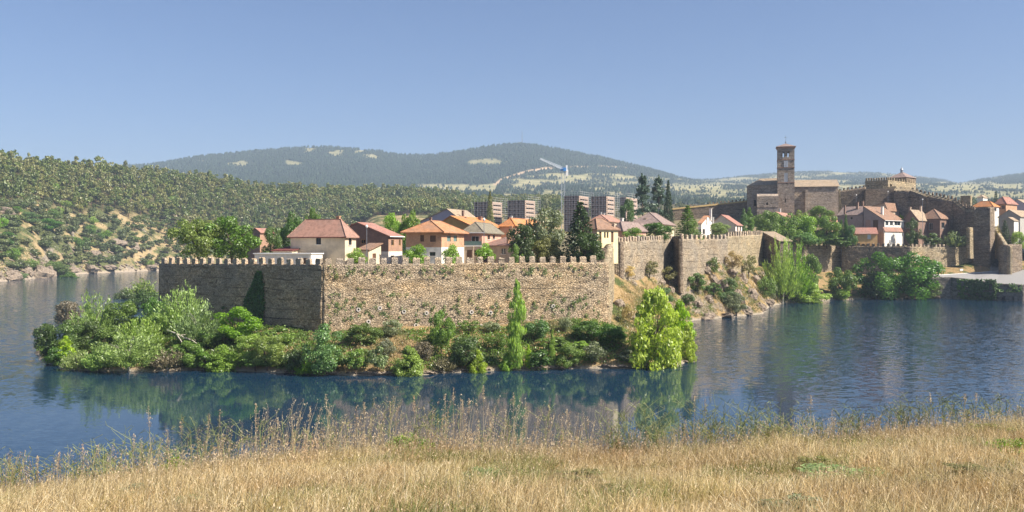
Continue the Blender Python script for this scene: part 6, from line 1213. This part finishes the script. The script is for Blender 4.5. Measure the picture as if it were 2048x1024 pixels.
# trees behind the scaffolds and right of the church, nearer than the valley
N = 900; fu = R.uniform(860, 2100, N); fD = R.uniform(800, 1500, N); fz = hz(fu, fD); VV = []
for i in range(N):
    if fu[i] > 1100 and R.uniform() < .55: continue
    g = PG[int(R.integers(0, 8))] if R.uniform() < .5 else OG[int(R.integers(0, 5))]; w_, h_ = R.uniform(6, 9), R.uniform(6, 10); VV.append(g*np.array([w_, w_, h_]) + np.array([X(fu[i], fD[i]), fD[i], fz[i]-.3]))
tag(link('valley_trees', crown_mesh('valley_trees', np.concatenate(VV), LEAF['pine'])), kind='stuff')
# ------------------------------------------------------------------ dry grass on the near bank
def mat_blade(name, stops, tint=(.2, .22, .06)):
    t = NT(name); r = t.n('NewGeometry').outputs['Random Per Island']; c = t.ramp(r, stops); pn = t.noise(t.pos(), .9, 4, .6); c = t.mix(t.maprange(pn, .52, .7, 0, .65), c, tint); c = t.mix(t.maprange(t.noise(t.pos(), 1.7, 3, .6), .55, .7, 0, .55), c, t.mix(1., c, (1.05, .78, .6), 'MULTIPLY'))
    pw = t.noise(t.pos(), .45, 3, .6); c = t.mix(1., c, t.ramp(pw, [(.3, (.75, .7, .66)), (.55, (1, 1, 1)), (.8, (1.15, 1.1, 1.0))]), 'MULTIPLY')
    a = t.n('BsdfDiffuse', ins={'Color': c}); b = t.n('BsdfTranslucent', ins={'Color': c}); m = t.n('MixShader', ins={0: .3, 1: a.outputs[0], 2: b.outputs[0]}); t.t.links.new(m.outputs[0], t.out.inputs['Surface']); return t.m
M_blade = mat_blade('straw_blades', [(0, (.28, .21, .1)), (.3, (.5, .385, .19)), (.65, (.68, .54, .3)), (.92, (.8, .69, .44)), (1, (.85, .78, .56))])
M_blade_g = mat_blade('green_blades', [(0, (.1, .13, .04)), (.5, (.2, .24, .08)), (1, (.34, .36, .14))], (.4, .33, .16))
M_pale = mat_blade('pale_stalks', [(0, (.34, .26, .15)), (.5, (.55, .45, .29)), (1, (.7, .6, .42))], (.36, .36, .2)); M_seed = mat_blade('seed_heads', [(0, (.4, .29, .17)), (.5, (.6, .47, .3)), (1, (.74, .62, .44))], (.5, .4, .26))
def blades(name, n, x, y, hmin, hmax, wid, mat, lean=.45, seg=3):
    z = z_bank(x, y); n = len(x); a = R.uniform(0, 6.28, n); h = R.uniform(hmin, hmax, n)*np.clip(1 + fbm(x/.7, y/.7, 2, 4)*.9 + fbm(x/2.6, y/1.8, 3, 8)*1.5, .3, 2); l = np.abs(R.normal(size=n))*lean*h; dirx, diry = np.cos(a)*l + .10*h, np.sin(a)*l; fa = R.uniform(0, 3.14, n); wx, wy = np.cos(fa)*wid, np.sin(fa)*wid*.6
    V = []
    for k in range(seg + 1):
        t = k/seg; w_ = (1 - t**1.6)*R.uniform(.8, 1.2, n) + .06; cx_, cy_, cz_ = x + dirx*t**1.7, y + diry*t**1.7, z - .03 + h*t*(1 - .25*(l/np.maximum(h, .01))*t)
        V += [np.stack([cx_ - wx*w_, cy_ - wy*w_, cz_], 1), np.stack([cx_ + wx*w_, cy_ + wy*w_, cz_], 1)]
    V = np.stack(V, 1); m = 2*(seg+1); Q = np.array([(2*k, 2*k+1, 2*k+3, 2*k+2) for k in range(seg)]); return tag(link(name, np_mesh(name, V.reshape(-1, 3), (Q[None] + m*np.arange(n)[:, None, None]).reshape(-1, 4), mat)), kind='stuff')
def scatter(n, d0, d1, extra=60):
    D = np.sqrt(R.uniform(d0*d0, d1*d1, n)); u = R.uniform(-120, 2170, n); return X(u, D), D
x, y = scatter(150000, 4.6, 14.2); g = fbm(x/1.1, y/1.1, 3, 28); dc = Dc_(np.clip(CX + F*x/y, -600, 2700)); ok = (y < dc + 1.2); x, y, g = x[ok], y[ok], g[ok]
s = g < .1; blades('dry_meadow_grass', 0, x[s], y[s], .08, .27, .0034, M_blade, .75); blades('green_meadow_grass', 0, x[~s], y[~s], .06, .2, .0036, M_blade_g, .7)
x, y = scatter(90000, 4.6, 11.5); blades('fine_straw', 0, x, y, .06, .22, .0024, M_blade, 1.3)
x, y = scatter(26000, 4.6, 13.5); i_ = y < Dc_(np.clip(CX + F*x/y, -600, 2700)) + .4; x, y = x[i_], y[i_]; leaf_stuff('meadow_seed_heads', np.stack([x, y, z_bank(x, y) + R.uniform(.06, .3, len(x))], 1), rdir(len(x)), .011, M_seed, aspect=.3, axis=np.tile([.2, 0, 1.], (len(x), 1)))
# taller growth along the crest
def stalks(name, n, hfun, mat_s, mat_h, u_rng, spreadD=(-.8, .9), head=.09, heads=14, lean=.1):
    u = R.uniform(*u_rng, n); D = Dc_(u) + R.uniform(*spreadD, n); x, y = X(u, D), D; z = z_bank(x, y); h = hfun(u)*R.uniform(.35, 1.25, n)**1.2; lx = h*(R.normal(size=n)*lean + .1); ly = h*R.normal(size=n)*lean; w_ = .0032
    V = []
    for k in range(5):
        t = k/4; cx_, cy_, cz_ = x + lx*t**1.6, y + ly*t**1.6, z - .03 + h*t; ww = w_*(1 - .6*t); V += [np.stack([cx_ - ww, cy_, cz_], 1), np.stack([cx_ + ww, cy_, cz_], 1)]
    V = np.stack(V, 1); Q = np.array([(2*k, 2*k+1, 2*k+3, 2*k+2) for k in range(4)]); tag(link(name, np_mesh(name, V.reshape(-1, 3), (Q[None] + 10*np.arange(n)[:, None, None]).reshape(-1, 4), mat_s)), kind='stuff')
    i = np.repeat(np.arange(n), heads); m = len(i); t = 1 - R.uniform(0, 1, m)*np.minimum(.42, .22/np.maximum(h[i], .1)); sp = head*.16*(1.3 - (t - .6))
    p = np.stack([x[i] + lx[i]*t**1.6 + R.normal(size=m)*sp, y[i] + ly[i]*t**1.6 + R.normal(size=m)*sp, z[i] + h[i]*t], 1); ax = np.tile([.1, 0, 1.], (m, 1)) + R.normal(size=(m, 3))*.25
    leaf_stuff(name + '_heads', p, rdir(m), .0125, mat_h, axis=ax, aspect=.3)
hs = keyi([(-200, .5), (0, .5), (150, .48), (290, .5), (330, .4), (430, .5), (600, .62), (700, .58), (850, .56), (1000, .64), (1100, .55), (1250, .4), (1500, .4), (1700, .33), (2048, .28), (2300, .28)])
stalks('tall_dry_grass', 1000, hs, M_pale, M_seed, (-60, 1250)); stalks('short_crest_grass', 1700, lambda u: hs(u)*.5, M_pale, M_seed, (-100, 2150), (-1.5, .8), .07, 9); stalks('slanting_grass', 1500, hs, M_pale, M_seed, (1250, 2120), (-.5, .8), .08, 8, .22)
# branching green stalks (fennel-like) along the crest
def fennel(name, n, u_rng, hh, mat):
    m = MB()
    for i in range(n):
        u = R.uniform(*u_rng); D = float(Dc_(u)) + R.uniform(-.4, .9); x = X(u, D); z = float(z_bank(np.array([x]), np.array([D]))[0]); h = hh*R.uniform(.5, 1.1); dx = h*R.normal()*.18; tp = np.array([x + dx, D, z + h]); m.bar((x, D, z-.03), tp, .0045, .0022, 3)
        for j in range(int(R.integers(3, 8))):
            t = R.uniform(.3, .95); b = np.array([x + dx*t, D, z + h*t]); e = b + np.array([R.normal()*.16, R.normal()*.1, R.uniform(.06, .24)])*h*1.3; m.bar(b, e, .0032, .002, 3)
            for q in range(2): m.bar(e, e + np.array([R.normal()*.04, R.normal()*.03, R.uniform(.01, .06)])*1.1, .0022, .003, 3)
    tag(link(name, m.mesh(name, mat, uv=False)), kind='stuff')
M_fen = mat_blade('green_stalks', [(0, (.16, .2, .08)), (.5, (.27, .31, .12)), (1, (.42, .44, .2))], (.4, .4, .15))
fennel('green_stalk_weeds', 150, (1220, 1560), .66, M_fen); fennel('green_stalk_weeds', 190, (1500, 2100), .46, M_fen); fennel('green_stalk_weeds', 130, (-40, 420), .58, M_fen); fennel('green_stalk_weeds', 70, (420, 1250), .55, M_fen)
# low green weeds one can pick out
for (u, v, wpx, hpx, col, kind, lb) in [(285,985,60,40,'grey','wispy','thistle-like green weed low in the grass at left'), (380,1004,50,40,'grey','wispy','green weed right of the thistle-like one near the bottom edge'), (760,1010,70,26,'olive','wispy','small bright weed cluster at the bottom edge left of centre'), (965,950,56,34,'pale_grey','feather','pale grey-green tuft in the grass right of centre'), (985,1005,70,40,'olive','wispy','dense green weed under the pale tuft'), (1170,960,110,26,'olive','wispy','olive weed patch in mid meadow'), (1235,985,60,34,'olive','wispy','olive weed clump in mid meadow, below the long patch'), (1635,925,48,34,'olive','wispy','olive bushy weed in the grass right of centre'), (1690,945,120,24,'pale_grey','wispy','pale green weed patch right of the bushy olive weed'), (1960,945,90,36,'olive','wispy','olive green tussock at the right'), (2030,895,60,40,'light','feather','light green tuft at the right edge'), (1590,1010,90,50,'grey','wispy','green grass patch near the bottom edge right of centre'), (1990,862,70,26,'olive','wispy','weedy edge on the crest at the right'), (350,890,26,50,'lime','feather','yellow-green flowering weed on the crest at left'), (818,868,50,40,'light','feather','yellow-green weed on the crest in the middle'), (1240,895,26,40,'olive','feather','ochre-tipped weed on the crest right of centre')]:
    p = hit(u, v + hpx*.4, 4, 15, z_bank) if True else None; k = np.arange(3, 16, .03); zz = z_bank(X(u, k), k); ray = Z(v + hpx*.35, k); j = np.argmax(zz >= ray) if (zz >= ray).any() else int((float(Dc_(u)) - 3)/.03); D = k[j]
    plant('weed_plant', lb, 'weed', kind, col, (X(u, D), D, zz[j] - .03), wpx*D/F*1.7, hpx*D/F*.95, None, True, part='leaves')

# single tall seed stalks that stand clear against the water
SG = 'tall dry stalks standing above the crest grass'
for (u, vt) in [(18,905),(74,912),(118,905),(165,888),(196,890),(268,868),(297,812),(335,860),(362,838),(418,826),(440,820),(512,806),(556,835),(620,812),(652,788),(728,804),(780,802),(828,790),(890,788),(907,775),(925,800),(938,796),(967,770),(1027,786),(1098,810),(1134,818),(1176,832),(1390,790),(1410,798),(1622,790),(1860,786),(1930,788),(1952,786)]:
    D = float(Dc_(u)) + R.uniform(-.5, .5); x = X(u, D); z = float(z_bank(np.array([x]), np.array([D]))[0]); h = max(.3, Z(vt, D) - z); ln_ = R.normal()*.07
    o = thing('grass_stalk', 'tall dry seed stalk rising clear above the crest grass against the water', 'grass stalk', (x, D, z), SG); m = MB(); pts_ = [np.array([x - ln_*h*(1-t)**1.5, D, z - .03 + h*t]) for t in np.linspace(0, 1, 7)]; m.tube(pts_, [.0042, .004, .0036, .0032, .0028, .0024, .0018], 4); m.build('stem', M_pale, o)
    nh = 70; t = 1 - R.uniform(0, .3, nh)**1.1; p = np.stack([x - ln_*h*(1-t)**1.5 + R.normal(size=nh)*.012*(1.4 - (t-.74)*3), D + R.normal(size=nh)*.011, z + h*t], 1) - np.array([x, D, z]); link('seed_head', crown_mesh('seed_head', cards(p, rdir(nh), .0105, .32, np.tile([.15, 0, 1.], (nh, 1))), M_seed), o)
